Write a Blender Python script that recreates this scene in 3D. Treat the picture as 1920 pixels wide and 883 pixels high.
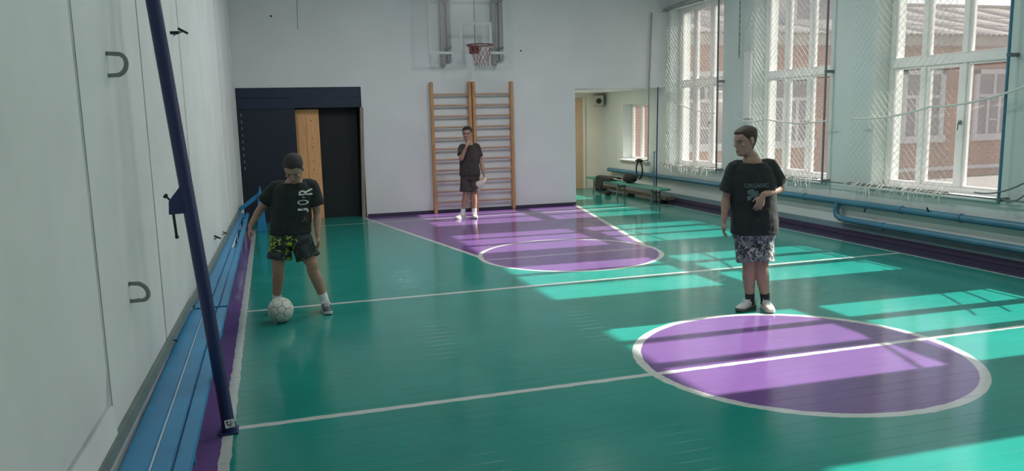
import bpy, bmesh, math, random
from mathutils import Vector, Matrix, noise
from mathutils.bvhtree import BVHTree
random.seed(7)
R = math.radians
SC = bpy.context.scene
COL = SC.collection
for o in list(bpy.data.objects):
    bpy.data.objects.remove(o)

# ------------------------------------------------------------------ camera
def make_camera():
    f, pitch, yaw, roll, h = 1463.616, .1513, .2960, -.0235, 1.7723
    cp, sp, cy, sy = math.cos(pitch), math.sin(pitch), math.cos(yaw), math.sin(yaw)
    fwd = Vector((sy*cp, cy*cp, -sp)); rt = Vector((cy, -sy, 0)); up = rt.cross(fwd)
    r2 = rt*math.cos(roll) + up*math.sin(roll)
    u2 = -rt*math.sin(roll) + up*math.cos(roll)
    cam = bpy.data.cameras.new('camera'); ob = bpy.data.objects.new('camera', cam); COL.objects.link(ob)
    cam.sensor_fit = 'HORIZONTAL'; cam.sensor_width = 36; cam.lens = 36*f/1920
    cam.clip_start = .05; cam.clip_end = 300
    m = Matrix((( r2.x, u2.x, -fwd.x, 0), (r2.y, u2.y, -fwd.y, 0), (r2.z, u2.z, -fwd.z, h), (0, 0, 0, 1)))
    ob.matrix_world = m
    SC.camera = ob
make_camera()

# ------------------------------------------------------------------ world, sun, exposure
SUN_ELEV = math.atan(.672)
SUN_DIR = Vector((-1, .025, -.672)).normalized()       # direction the sunlight travels
def make_world():
    w = bpy.data.worlds.new('world'); SC.world = w; w.use_nodes = True
    nt = w.node_tree; bg = nt.nodes['Background']
    sky = nt.nodes.new('ShaderNodeTexSky'); sky.sky_type = 'NISHITA'; sky.sun_disc = False
    sky.sun_elevation = SUN_ELEV; sky.sun_rotation = R(90); sky.air_density = 1.0; sky.dust_density = 2.5; sky.ozone_density = .8
    nt.links.new(sky.outputs[0], bg.inputs[0]); bg.inputs[1].default_value = .16
make_world()
sl = bpy.data.lights.new('sun', 'SUN'); sl.energy = 17; sl.angle = R(.55); sl.color = (1, .95, .87)
so = bpy.data.objects.new('sun', sl); COL.objects.link(so); so.location = (20, 5, 14)
so.rotation_euler = SUN_DIR.to_track_quat('-Z', 'Y').to_euler()
SC.view_settings.view_transform = 'Standard'; SC.view_settings.look = 'None'
SC.view_settings.gamma = 1; SC.view_settings.use_curve_mapping = False
SC.view_settings.exposure = 0.0

# ------------------------------------------------------------------ materials
def new_mat(name):
    m = bpy.data.materials.new(name); m.use_nodes = True
    return m, m.node_tree, m.node_tree.nodes['Principled BSDF']
def lnk(nt, a, b): nt.links.new(a, b)
def mat(name, col, rough=.6, metal=0., var=0., scale=8., bump=0., bscale=60., spec=.5, coat=0.):
    m, nt, b = new_mat(name)
    b.inputs['Roughness'].default_value = rough; b.inputs['Metallic'].default_value = metal
    b.inputs['Specular IOR Level'].default_value = spec; b.inputs['Coat Weight'].default_value = coat
    b.inputs['Base Color'].default_value = (*col, 1)
    if var > 0:
        g = nt.nodes.new('ShaderNodeNewGeometry')
        n = nt.nodes.new('ShaderNodeTexNoise'); n.inputs['Scale'].default_value = scale; n.inputs['Detail'].default_value = 5
        lnk(nt, g.outputs['Position'], n.inputs['Vector'])
        mx = nt.nodes.new('ShaderNodeMix'); mx.data_type = 'RGBA'
        mx.inputs['A'].default_value = (*[c*(1-var) for c in col], 1); mx.inputs['B'].default_value = (*[min(1, c*(1+var)) for c in col], 1)
        mr = nt.nodes.new('ShaderNodeMapRange'); mr.inputs['From Min'].default_value = .3; mr.inputs['From Max'].default_value = .7
        lnk(nt, n.outputs['Fac'], mr.inputs['Value']); lnk(nt, mr.outputs['Result'], mx.inputs['Factor'])
        lnk(nt, mx.outputs['Result'], b.inputs['Base Color'])
    if bump > 0:
        g = nt.nodes.new('ShaderNodeNewGeometry')
        n = nt.nodes.new('ShaderNodeTexNoise'); n.inputs['Scale'].default_value = bscale; n.inputs['Detail'].default_value = 4
        lnk(nt, g.outputs['Position'], n.inputs['Vector'])
        bp = nt.nodes.new('ShaderNodeBump'); bp.inputs['Strength'].default_value = bump; bp.inputs['Distance'].default_value = .01
        lnk(nt, n.outputs['Fac'], bp.inputs['Height']); lnk(nt, bp.outputs['Normal'], b.inputs['Normal'])
    return m

class NG:
    """tiny expression helper for math nodes"""
    def __init__(s, nt): s.nt = nt
    def m(s, op, a, b=None, c=None):
        n = s.nt.nodes.new('ShaderNodeMath'); n.operation = op
        for i, v in enumerate((a, b, c)):
            if v is None: continue
            if isinstance(v, (int, float)): n.inputs[i].default_value = v
            else: s.nt.links.new(v, n.inputs[i])
        return n.outputs[0]
    def gt(s, a, b): return s.m('GREATER_THAN', a, b)
    def lt(s, a, b): return s.m('LESS_THAN', a, b)
    def mul(s, a, b): return s.m('MULTIPLY', a, b)
    def add(s, a, b): return s.m('ADD', a, b)
    def sub(s, a, b): return s.m('SUBTRACT', a, b)
    def absd(s, a, b): return s.m('ABSOLUTE', s.sub(a, b))
    def mx(s, a, b): return s.m('MAXIMUM', a, b)
    def mixc(s, f, a, b):
        n = s.nt.nodes.new('ShaderNodeMix'); n.data_type = 'RGBA'
        s.nt.links.new(f, n.inputs['Factor'])
        for k, v in (('A', a), ('B', b)):
            if isinstance(v, tuple): n.inputs[k].default_value = (*v, 1)
            else: s.nt.links.new(v, n.inputs[k])
        return n.outputs['Result']

TEAL = (.013, .225, .185); PURPLE = (.150, .078, .235); WHITEP = (.52, .53, .50)
def floor_material():
    m, nt, b = new_mat('painted_boards'); g = NG(nt)
    geo = nt.nodes.new('ShaderNodeNewGeometry'); sep = nt.nodes.new('ShaderNodeSeparateXYZ'); lnk(nt, geo.outputs['Position'], sep.inputs[0])
    # hand painted edges: wobble the coordinates a little
    nz = nt.nodes.new('ShaderNodeTexNoise'); nz.inputs['Scale'].default_value = 9; lnk(nt, geo.outputs['Position'], nz.inputs['Vector'])
    wob = g.mul(g.sub(nz.outputs['Fac'], .5), .022)
    x = g.add(sep.outputs[0], wob); y = g.add(sep.outputs[1], wob)
    inside = g.mul(g.gt(x, -.372), g.lt(x, 7.345))
    # trapezoid lane
    xl = g.add(1.545, g.mul(g.sub(14.45, y), (2.46-1.545)/(14.45-9.6)))
    xr = g.add(5.745, g.mul(g.sub(14.45, y), (4.82-5.745)/(14.45-9.66)))
    lane = g.mul(g.mul(g.gt(x, xl), g.lt(x, xr)), g.gt(y, 9.307))
    def circ(cx, cy):
        dx = g.sub(x, cx); dy = g.sub(y, cy)
        return g.m('SQRT', g.add(g.mul(dx, dx), g.mul(dy, dy)))
    d1 = circ(3.595, 4.664); d2 = circ(3.618, 9.307)
    purple = g.mx(g.mx(lane, g.lt(d1, 1.16)), g.lt(d2, 1.16))
    outside = g.mul(g.sub(1, inside), g.lt(y, 14.45))
    purple = g.mx(purple, outside)
    courtx = g.mul(g.gt(x, -.34), g.lt(x, 7.335))
    def hline(yy, w, a=-.34, bb=7.335): return g.mul(g.lt(g.absd(y, yy), w), g.mul(g.gt(x, a), g.lt(x, bb)))
    w = hline(4.656, .028)
    w = g.mx(w, hline(7.656, .030))
    w = g.mx(w, g.mul(hline(13.585, .028), .75))
    w = g.mx(w, g.mul(hline(9.307, .022, 2.5, 4.9), .6))
    w = g.mx(w, g.mul(g.lt(g.absd(x, 7.325), .022), g.lt(y, 13.6)))
    w = g.mx(w, g.mul(g.lt(g.absd(x, -.341), .031), g.lt(y, 13.62)))
    lanel = g.mul(g.mul(g.lt(g.absd(x, xl), .032), g.gt(y, 9.45)), g.lt(y, 14.45))
    laner = g.mul(g.mul(g.lt(g.absd(x, xr), .036), g.gt(y, 9.6)), g.lt(y, 14.45))
    w = g.mx(w, g.mx(lanel, laner))
    w = g.mx(w, g.lt(g.absd(d1, 1.172), .033))
    w = g.mx(w, g.mul(g.lt(g.absd(d2, 1.165), .030), .95))
    # worn paint
    n2 = nt.nodes.new('ShaderNodeTexNoise'); n2.inputs['Scale'].default_value = 1.7; n2.inputs['Detail'].default_value = 7
    lnk(nt, geo.outputs['Position'], n2.inputs['Vector'])
    teal = g.mixc(n2.outputs['Fac'], tuple(c*.82 for c in TEAL), tuple(c*1.2 for c in TEAL))
    purp = g.mixc(n2.outputs['Fac'], tuple(c*.85 for c in PURPLE), tuple(c*1.15 for c in PURPLE))
    col = g.mixc(purple, teal, purp)
    col = g.mixc(g.mul(g.gt(x, 7.345), g.lt(y, 14.45)), col, (.045, .042, .080))  # right band darkened: shade under the wall put into its colour
    mp = nt.nodes.new('ShaderNodeMapping'); mp.inputs['Scale'].default_value = (1.2, 14, 1); lnk(nt, geo.outputs['Position'], mp.inputs['Vector'])
    n3 = nt.nodes.new('ShaderNodeTexNoise'); n3.inputs['Scale'].default_value = 3; n3.inputs['Detail'].default_value = 6; lnk(nt, mp.outputs[0], n3.inputs['Vector'])
    wear = g.m('MULTIPLY', g.gt(n3.outputs['Fac'], .70), .35)
    wline = g.mul(w, g.m('SUBTRACT', .93, g.mul(g.gt(n3.outputs['Fac'], .64), .45)))
    col = g.mixc(wline, col, WHITEP)
    col = g.mixc(g.mul(wear, .5), col, (.16, .30, .27))
    lnk(nt, col, b.inputs['Base Color'])
    rr = nt.nodes.new('ShaderNodeMapRange'); rr.inputs['To Min'].default_value = .09; rr.inputs['To Max'].default_value = .19
    lnk(nt, n2.outputs['Fac'], rr.inputs['Value']); lnk(nt, rr.outputs['Result'], b.inputs['Roughness'])
    b.inputs['Specular IOR Level'].default_value = .36
    bp = nt.nodes.new('ShaderNodeBump'); bp.inputs['Strength'].default_value = .07; bp.inputs['Distance'].default_value = .004
    lnk(nt, n3.outputs['Fac'], bp.inputs['Height']); lnk(nt, bp.outputs['Normal'], b.inputs['Normal'])
    return m

def glass_material(name, tint=(1, 1, 1), rough=.03, haze=0.):
    m = bpy.data.materials.new(name); m.use_nodes = True; nt = m.node_tree
    nt.nodes.remove(nt.nodes['Principled BSDF']); out = nt.nodes['Material Output']
    t = nt.nodes.new('ShaderNodeBsdfTransparent'); t.inputs[0].default_value = (*tint, 1)
    gl = nt.nodes.new('ShaderNodeBsdfGlossy'); gl.inputs['Roughness'].default_value = rough
    fr = nt.nodes.new('ShaderNodeFresnel'); geo = nt.nodes.new('ShaderNodeNewGeometry')
    io = NG(nt).sub(1.45, NG(nt).mul(geo.outputs['Backfacing'], 1.45-1/1.45)); lnk(nt, io, fr.inputs[0])
    mx = nt.nodes.new('ShaderNodeMixShader'); lnk(nt, fr.outputs[0], mx.inputs[0]); lnk(nt, t.outputs[0], mx.inputs[1]); lnk(nt, gl.outputs[0], mx.inputs[2])
    last = mx
    if haze > 0:     # dusty panes: a thin film of dust that scatters light
        d = nt.nodes.new('ShaderNodeBsdfTranslucent'); d.inputs[0].default_value = (.95, .92, .9, 1)
        df = nt.nodes.new('ShaderNodeBsdfDiffuse'); df.inputs[0].default_value = (.8, .78, .76, 1)
        dd = nt.nodes.new('ShaderNodeMixShader'); dd.inputs[0].default_value = .5
        lnk(nt, d.outputs[0], dd.inputs[1]); lnk(nt, df.outputs[0], dd.inputs[2])
        m2 = nt.nodes.new('ShaderNodeMixShader'); m2.inputs[0].default_value = haze
        lnk(nt, mx.outputs[0], m2.inputs[1]); lnk(nt, dd.outputs[0], m2.inputs[2]); last = m2
    lnk(nt, last.outputs[0], out.inputs[0])
    return m

def brick_material(name, c1, c2, mortar, axes='XZ', scale=1.0):
    m, nt, b = new_mat(name); b.inputs['Roughness'].default_value = .9
    geo = nt.nodes.new('ShaderNodeNewGeometry'); sep = nt.nodes.new('ShaderNodeSeparateXYZ'); lnk(nt, geo.outputs['Position'], sep.inputs[0])
    cb = nt.nodes.new('ShaderNodeCombineXYZ'); lnk(nt, sep.outputs['XYZ'.index(axes[0])], cb.inputs[0]); lnk(nt, sep.outputs[2], cb.inputs[1])
    br = nt.nodes.new('ShaderNodeTexBrick'); lnk(nt, cb.outputs[0], br.inputs['Vector'])
    br.inputs['Color1'].default_value = (*c1, 1); br.inputs['Color2'].default_value = (*c2, 1); br.inputs['Mortar'].default_value = (*mortar, 1)
    br.inputs['Scale'].default_value = scale; br.inputs['Brick Width'].default_value = .26; br.inputs['Row Height'].default_value = .077
    br.inputs['Mortar Size'].default_value = .008; br.inputs['Bias'].default_value = 0
    n = nt.nodes.new('ShaderNodeTexNoise'); n.inputs['Scale'].default_value = .8; n.inputs['Detail'].default_value = 5; lnk(nt, geo.outputs['Position'], n.inputs['Vector'])
    g = NG(nt); col = g.mixc(g.mul(n.outputs['Fac'], .35), br.outputs['Color'], (.24, .15, .13))
    lnk(nt, col, b.inputs['Base Color'])
    return m

def wood_material(name, c1, c2, axis=2, rough=.45, scale=5):
    m, nt, b = new_mat(name); b.inputs['Roughness'].default_value = rough
    geo = nt.nodes.new('ShaderNodeNewGeometry'); mp = nt.nodes.new('ShaderNodeMapping')
    s = [14, 14, 14]; s[axis] = .8; mp.inputs['Scale'].default_value = s
    lnk(nt, geo.outputs['Position'], mp.inputs['Vector'])
    n = nt.nodes.new('ShaderNodeTexNoise'); n.inputs['Scale'].default_value = scale; n.inputs['Detail'].default_value = 6; n.inputs['Distortion'].default_value = .6
    lnk(nt, mp.outputs[0], n.inputs['Vector'])
    g = NG(nt); mr = nt.nodes.new('ShaderNodeMapRange'); mr.inputs['From Min'].default_value = .3; mr.inputs['From Max'].default_value = .7
    lnk(nt, n.outputs['Fac'], mr.inputs['Value'])
    lnk(nt, g.mixc(mr.outputs['Result'], c1, c2), b.inputs['Base Color'])
    return m

def pattern_material(name, base, spots, rough=.8):
    """cloth with printed patches: spots = [(color, scale, threshold, seed)]"""
    m, nt, b = new_mat(name); b.inputs['Roughness'].default_value = rough; g = NG(nt)
    tc = nt.nodes.new('ShaderNodeTexCoord'); col = None
    for c, sc, th, sd, soft in spots:
        mp = nt.nodes.new('ShaderNodeMapping'); mp.inputs['Location'].default_value = (sd, sd*.7, sd*.3)
        lnk(nt, tc.outputs['Object'], mp.inputs['Vector'])
        n = nt.nodes.new('ShaderNodeTexNoise'); n.inputs['Scale'].default_value = sc; n.inputs['Detail'].default_value = 2.5; n.inputs['Distortion'].default_value = 1.2
        lnk(nt, mp.outputs[0], n.inputs['Vector'])
        f = g.gt(n.outputs['Fac'], th)
        if soft:
            n2 = nt.nodes.new('ShaderNodeTexNoise'); n2.inputs['Scale'].default_value = soft; n2.inputs['Detail'].default_value = 1
            lnk(nt, mp.outputs[0], n2.inputs['Vector']); f = g.mul(f, g.gt(n2.outputs['Fac'], .545))
        col = g.mixc(f, col if col is not None else base, c)
    lnk(nt, col, b.inputs['Base Color'])
    return m

M = {}
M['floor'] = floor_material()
M['subfloor'] = mat('dark_joint', (.01, .05, .045), .8)
M['wallL'] = mat('white_panel_paint', (.70, .715, .70), .55, var=.05, scale=2.2, bump=.06, bscale=14)
M['seam'] = mat('grey_joint', (.43, .455, .45), .8, var=.2, scale=3)
M['wall'] = mat('white_plaster', (.69, .69, .685), .8, var=.035, scale=1.5, bump=.12, bscale=25)
M['wallR'] = mat('pale_green_white_plaster', (.585, .645, .61), .8, var=.04, scale=1.5, bump=.12, bscale=25)
M['cream'] = mat('cream_plaster', (.72, .69, .60), .8, var=.03, scale=2, bump=.1, bscale=25)
M['ceil'] = mat('ceiling_white', (.74, .74, .72), .9)
M['navy'] = mat('navy_paint', (.006, .011, .026), .5, var=.15, scale=4)
M['navy2'] = mat('navy_lintel_paint', (.007, .015, .042), .5, var=.2, scale=3)
M['black'] = mat('black_void', (.008, .010, .012), .7)
M['pine'] = wood_material('pine_boards', (.72, .33, .13), (.88, .48, .22))
M['barwood'] = wood_material('varnished_uprights', (.42, .20, .09), (.60, .34, .16), rough=.35)
M['rungwood'] = wood_material('rung_wood', (.40, .25, .16), (.52, .35, .23), axis=0, rough=.4)
M['jamb'] = wood_material('old_jamb_wood', (.20, .16, .13), (.36, .28, .22))
M['polenavy'] = mat('navy_pole_enamel', (.016, .025, .10), .35, var=.12, scale=6)
M['bluebench'] = mat('blue_bench_enamel', (.022, .21, .42), .38, var=.14, scale=3, bump=.05, bscale=20)
M['bluepipe'] = mat('blue_pipe_enamel', (.055, .185, .26), .4, var=.12, scale=3)
M['greybase'] = mat('grey_green_strip', (.15, .20, .19), .7, var=.12, scale=5)
M['purplebase'] = mat('purple_plinth', (.045, .035, .075), .6, var=.1)
M['tealbase'] = mat('teal_grey_plinth', (.16, .25, .28), .6, var=.1)
M['darkmetal'] = mat('dark_metal', (.035, .045, .05), .45, .7)
M['greymetal'] = mat('grey_iron', (.26, .28, .27), .55, .5, var=.1)
M['galv'] = mat('galvanised_chain', (.42, .44, .43), .4, .8)
M['boardline'] = mat('dull_white_line', (.52, .52, .51), .5)
M['white'] = mat('white_enamel', (.78, .78, .76), .45)
M['whiteframe'] = mat('white_window_frame', (.76, .75, .73), .45, var=.03)
M['beam'] = mat('grey_painted_beam', (.33, .32, .31), .7, var=.1, scale=4)
M['acrylic'] = glass_material('clear_backboard', (.96, .965, .96), rough=.3)
M['glass'] = glass_material('dusty_window_glass', (.97, .97, .97), haze=.035)
M['paneout'] = mat('far_window_pane', (.16, .14, .17), .15)
M['rim'] = mat('rim_red_paint', (.14, .045, .035), .5, .3)
M['netred'] = mat('faded_red_net', (.30, .12, .11), .9)
M['netwhite'] = mat('white_net_cord', (.70, .68, .62), .9)
M['rope'] = mat('grey_steel_rope', (.16, .18, .17), .6)
M['bench'] = mat('green_bench_paint', (.07, .30, .22), .4, var=.1)
M['brown'] = wood_material('dull_brown_plank', (.13, .10, .075), (.25, .20, .15), axis=1)
M['blackcloth'] = mat('black_cloth', (.014, .016, .016), .95, var=.2, scale=20)
M['rubber'] = mat('black_rubber', (.02, .025, .024), .6)
M['speaker'] = mat('speaker_box', (.48, .46, .40), .6)
M['beige'] = mat('beige_door_paint', (.50, .36, .23), .6, var=.04)
M['brick'] = brick_material('courtyard_brick', (.36, .115, .058), (.28, .09, .05), (.32, .23, .18))
M['orange'] = brick_material('orange_brick', (.62, .20, .07), (.48, .16, .06), (.50, .34, .24), axes='YZ')
M['roof'] = mat('weathered_roof_sheet', (.30, .265, .245), .85, var=.2, scale=1.2)
M['cornice'] = mat('pale_cornice', (.36, .31, .28), .8, var=.08)
M['surround'] = mat('white_surround', (.50, .46, .47), .8, var=.03)
M['ground'] = mat('yard_asphalt', (.09, .085, .08), .95, var=.2, scale=1)
def skin_mat(name, c):
    m = mat(name, c, .55, var=.10, scale=25)
    b = m.node_tree.nodes['Principled BSDF']; b.inputs['Subsurface Weight'].default_value = .08; b.inputs['Subsurface Scale'].default_value = .01
    return m
M['skin'] = skin_mat('skin', (.36, .225, .165))
M['skin2'] = skin_mat('skin_tan', (.36, .21, .15))
M['lip'] = mat('lips', (.36, .15, .13), .5)
M['hair'] = mat('dark_hair', (.018, .013, .010), .7, var=.3, scale=60, bump=.5, bscale=160)
M['hairbrown'] = mat('brown_hair', (.040, .026, .018), .7, var=.3, scale=60, bump=.5, bscale=160)
M['eye'] = mat('eye_shaded', (.20, .165, .15), .4)  # darker than a real eye white, shading of the eye put in
M['iris'] = mat('iris_dark', (.02, .012, .01), .2)
M['tee'] = mat('black_jersey', (.016, .020, .020), .9, var=.2, scale=14, bump=.08, bscale=200)
M['teeb'] = mat('dark_brown_jersey', (.046, .034, .032), .9, var=.25, scale=10)
M['printw'] = mat('white_print', (.62, .64, .62), .8)
M['printg'] = mat('dim_print', (.13, .17, .165), .8)
M['printgreen'] = mat('pale_green_print', (.10, .165, .15), .8, var=.15, scale=40)
M['printred'] = mat('dull_red_print', (.16, .07, .055), .8)
M['neon'] = pattern_material('neon_pattern_shorts', (.012, .016, .018), [((.030, .042, .045), 9, .52, 1.3, 0), ((.085, .10, .045), 16, .64, 5.1, 4.5), ((.36, .52, .03), 30, .55, 2.3, 5.0)])
M['camo'] = pattern_material('grey_camo_shorts', (.18, .20, .20), [((.045, .055, .062), 13, .52, 3.1, 0), ((.42, .43, .42), 17, .58, 7.7, 0), ((.02, .025, .03), 22, .60, 9.4, 0)])
M['shortsb'] = mat('dark_brown_shorts', (.048, .036, .034), .9, var=.25, scale=10)
M['sockw'] = mat('white_sock', (.72, .72, .72), .9, bump=.1, bscale=220)
M['sockb'] = mat('black_sock', (.02, .024, .026), .9, bump=.1, bscale=220)
M['shoecream'] = mat('cream_sneaker', (.62, .56, .47), .6, var=.08, scale=20)
M['shoegrey'] = mat('pale_grey_sneaker', (.46, .45, .42), .6, var=.08, scale=20)
M['solew'] = mat('white_sole', (.66, .65, .62), .6)
M['soled'] = mat('dark_sole', (.08, .085, .08), .7)
M['shoenavy'] = mat('navy_sneaker', (.015, .03, .05), .5, var=.15, scale=20)
M['lace'] = mat('white_laces', (.70, .72, .72), .8)
M['ballpanel'] = mat('white_ball_leather', (.60, .60, .54), .45, var=.10, scale=14)
M['ballseam'] = mat('dark_ball_seam', (.045, .05, .045), .7)
M['toy'] = mat('cream_plastic', (.68, .58, .47), .5)

# ------------------------------------------------------------------ object helpers
def tag(o, label=None, cat=None, group=None, kind=None):
    if label: o['label'] = label
    if cat: o['category'] = cat
    if group: o['group'] = group
    if kind: o['kind'] = kind
    return o
def thing(name, loc, label=None, cat=None, group=None, kind=None):
    o = bpy.data.objects.new(name, None); COL.objects.link(o); o.location = loc; o.empty_display_size = .1
    return tag(o, label, cat, group, kind)
def root_loc(o):
    while o.parent: o = o.parent
    return Vector(o.location)
class MB:
    """collects world-space geometry for ONE mesh object"""
    def __init__(s): s.v = []; s.f = []
    def raw(s, vs, fs):
        n = len(s.v); s.v += [tuple(v) for v in vs]; s.f += [tuple(n+i for i in f) for f in fs]; return s
    def box(s, x0, x1, y0, y1, z0, z1):
        vs = [(x, y, z) for x in (x0, x1) for y in (y0, y1) for z in (z0, z1)]
        return s.raw(vs, [(0, 1, 3, 2), (4, 6, 7, 5), (0, 4, 5, 1), (2, 3, 7, 6), (0, 2, 6, 4), (1, 5, 7, 3)])
    def obox(s, c, ax, ay, az):
        c, ax, ay, az = map(Vector, (c, ax, ay, az)); vs = [c+i*ax+j*ay+k*az for i in (-1, 1) for j in (-1, 1) for k in (-1, 1)]
        return s.raw(vs, [(0, 1, 3, 2), (4, 6, 7, 5), (0, 4, 5, 1), (2, 3, 7, 6), (0, 2, 6, 4), (1, 5, 7, 3)])
    def tube(s, pts, r, n=8, cap=True, closed=False):
        pts = [Vector(p) for p in pts]; m = len(pts); rs = r if isinstance(r, (list, tuple)) else [r]*m
        t0 = (pts[1]-pts[0]).normalized(); a = Vector((0, 0, 1)) if abs(t0.z) < .9 else Vector((1, 0, 0))
        u = t0.cross(a).normalized(); vs = []; fs = []
        for i in range(m):
            if closed: t = (pts[(i+1) % m]-pts[i-1]).normalized()
            else: t = (pts[min(i+1, m-1)]-pts[max(i-1, 0)]).normalized()
            u = (u-t*u.dot(t)).normalized(); w = t.cross(u)
            for k in range(n):
                q = 2*math.pi*k/n; vs.append(pts[i]+(u*math.cos(q)+w*math.sin(q))*rs[i])
        for i in range(m if closed else m-1):
            j = (i+1) % m
            for k in range(n): fs.append((i*n+k, i*n+(k+1) % n, j*n+(k+1) % n, j*n+k))
        if cap and not closed: fs.append(tuple(reversed(range(n)))); fs.append(tuple((m-1)*n+k for k in range(n)))
        return s.raw(vs, fs)
    def loft(s, secs, n=20, ex=2.0):
        """secs: (centre, half-axis u, half-axis v); closed solid"""
        vs = []; fs = []; m = len(secs)
        for c, u, v in secs:
            c, u, v = Vector(c), Vector(u), Vector(v)
            for k in range(n):
                q = 2*math.pi*k/n; cq, sq = math.cos(q), math.sin(q)
                vs.append(c+u*math.copysign(abs(cq)**(2/ex), cq)+v*math.copysign(abs(sq)**(2/ex), sq))
        for i in range(m-1):
            for k in range(n): fs.append((i*n+k, i*n+(k+1) % n, (i+1)*n+(k+1) % n, (i+1)*n+k))
        fs.append(tuple(reversed(range(n)))); fs.append(tuple((m-1)*n+k for k in range(n)))
        return s.raw(vs, fs)
    def ell(s, c, ax, ay, az, nu=12, nv=8):
        c, ax, ay, az = map(Vector, (c, ax, ay, az)); vs = [c-az]; fs = []
        for j in range(1, nv):
            p = -math.pi/2+math.pi*j/nv
            for i in range(nu):
                q = 2*math.pi*i/nu; vs.append(c+(ax*math.cos(q)+ay*math.sin(q))*math.cos(p)+az*math.sin(p))
        vs.append(c+az); top = len(vs)-1
        for i in range(nu): fs.append((0, 1+(i+1) % nu, 1+i)); fs.append((top, top-nu+i, top-nu+(i+1) % nu))
        for j in range(nv-2):
            for i in range(nu):
                a = 1+j*nu; fs.append((a+i, a+(i+1) % nu, a+nu+(i+1) % nu, a+nu+i))
        return s.raw(vs, fs)
    def mesh(s, name='mesh', origin=None):
        me = bpy.data.meshes.new(name); o = origin or Vector((0, 0, 0))
        me.from_pydata([tuple(Vector(v)-o) for v in s.v], [], s.f)
        bm = bmesh.new(); bm.from_mesh(me); bmesh.ops.recalc_face_normals(bm, faces=bm.faces); bm.to_mesh(me); bm.free()
        return me
    def build(s, name, m, parent=None, label=None, smooth=False, bevel=0., kind=None, origin=None):
        o0 = root_loc(parent) if parent else (Vector(origin) if origin else None)
        me = s.mesh(name, o0)
        return link(name, me, m, parent, label, smooth, bevel, kind, None if parent else o0)
def link(name, me, m, parent=None, label=None, smooth=False, bevel=0., kind=None, loc=None):
    if bevel > 0:
        bm = bmesh.new(); bm.from_mesh(me)
        es = [e for e in bm.edges if len(e.link_faces) == 2 and e.calc_face_angle(0) > .5]
        bmesh.ops.bevel(bm, geom=es, offset=bevel, segments=2 if bevel > .004 else 1, affect='EDGES', clamp_overlap=True)
        bm.to_mesh(me); bm.free()
    if smooth:
        me.polygons.foreach_set('use_smooth', [True]*len(me.polygons))
        try: me.set_sharp_from_angle(angle=R(40))
        except Exception: pass
    if m: me.materials.append(M[m] if isinstance(m, str) else m)
    o = bpy.data.objects.new(name, me); COL.objects.link(o)
    if parent: o.parent = parent
    elif loc is not None: o.location = loc
    if label: o['label'] = label
    if kind: o['kind'] = kind
    return o
def copy_child(o, parent):
    c = o.copy(); COL.objects.link(c); c.parent = parent
    for ch in o.children: copy_child(ch, c)
    return c
def wave(v, s, seed=0.): return noise.noise(Vector((v[0]*s+seed, v[1]*s+seed*1.7, v[2]*s-seed)))

# ================================================================== SETTING
XR, XRO, XFR = 7.75, 8.20, 8.0          # right wall inner face, outer face, window frame plane
YB, YA = 14.45, 17.60                   # back wall, end wall of the side alcove
XA = 5.76                               # left edge of the alcove opening
YN = -4.0                               # wall behind the camera
CEIL = 4.75
def xl(y): return -.75+.0201*(y-3)      # the left wall is not quite parallel to the court
WIN = [(12.37, 14.30), (9.57, 11.44), (6.73, 8.67), (3.92, 5.83), (1.10, 3.02), (-1.72, .20)]
ZS, ZT = .72, 3.80

def build_floor():
    fl = MB().box(-.95, XRO, YN-.1, YB+.5, -.12, -.024).box(XA-.1, XRO, YB+.5, YA+.1, -.12, -.024).build('floor', 'subfloor', kind='structure', origin=(0, 0, 0))
    W = .115
    def board(x0, x1):
        b = .0007; h = W/2-.0003
        vs = []
        for x in (x0, x1):
            vs += [(x, -h, -.022), (x, -h, -b*.6), (x, -h+b, 0), (x, h-b, 0), (x, h, -b*.6), (x, h, -.022)]
        fs = [(i, i+1, i+7, i+6) for i in range(5)]+[(5, 0, 6, 11), (0, 5, 4, 3, 2, 1), (6, 7, 8, 9, 10, 11)]
        me = bpy.data.meshes.new('floor_board'); me.from_pydata(vs, [], fs)
        bm = bmesh.new(); bm.from_mesh(me); bmesh.ops.recalc_face_normals(bm, faces=bm.faces); bm.to_mesh(me); bm.free()
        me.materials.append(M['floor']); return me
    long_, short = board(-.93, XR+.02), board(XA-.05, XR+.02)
    y = YN
    while y < YA:
        o = bpy.data.objects.new('floor_board', long_ if y < YB+.25 else short); COL.objects.link(o)
        o.parent = fl; o.location = (0, y+W/2, random.uniform(-.0004, 0)); o.rotation_euler = (random.gauss(0, .0006), 0, random.gauss(0, .00012))
        y += W
build_floor()

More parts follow.
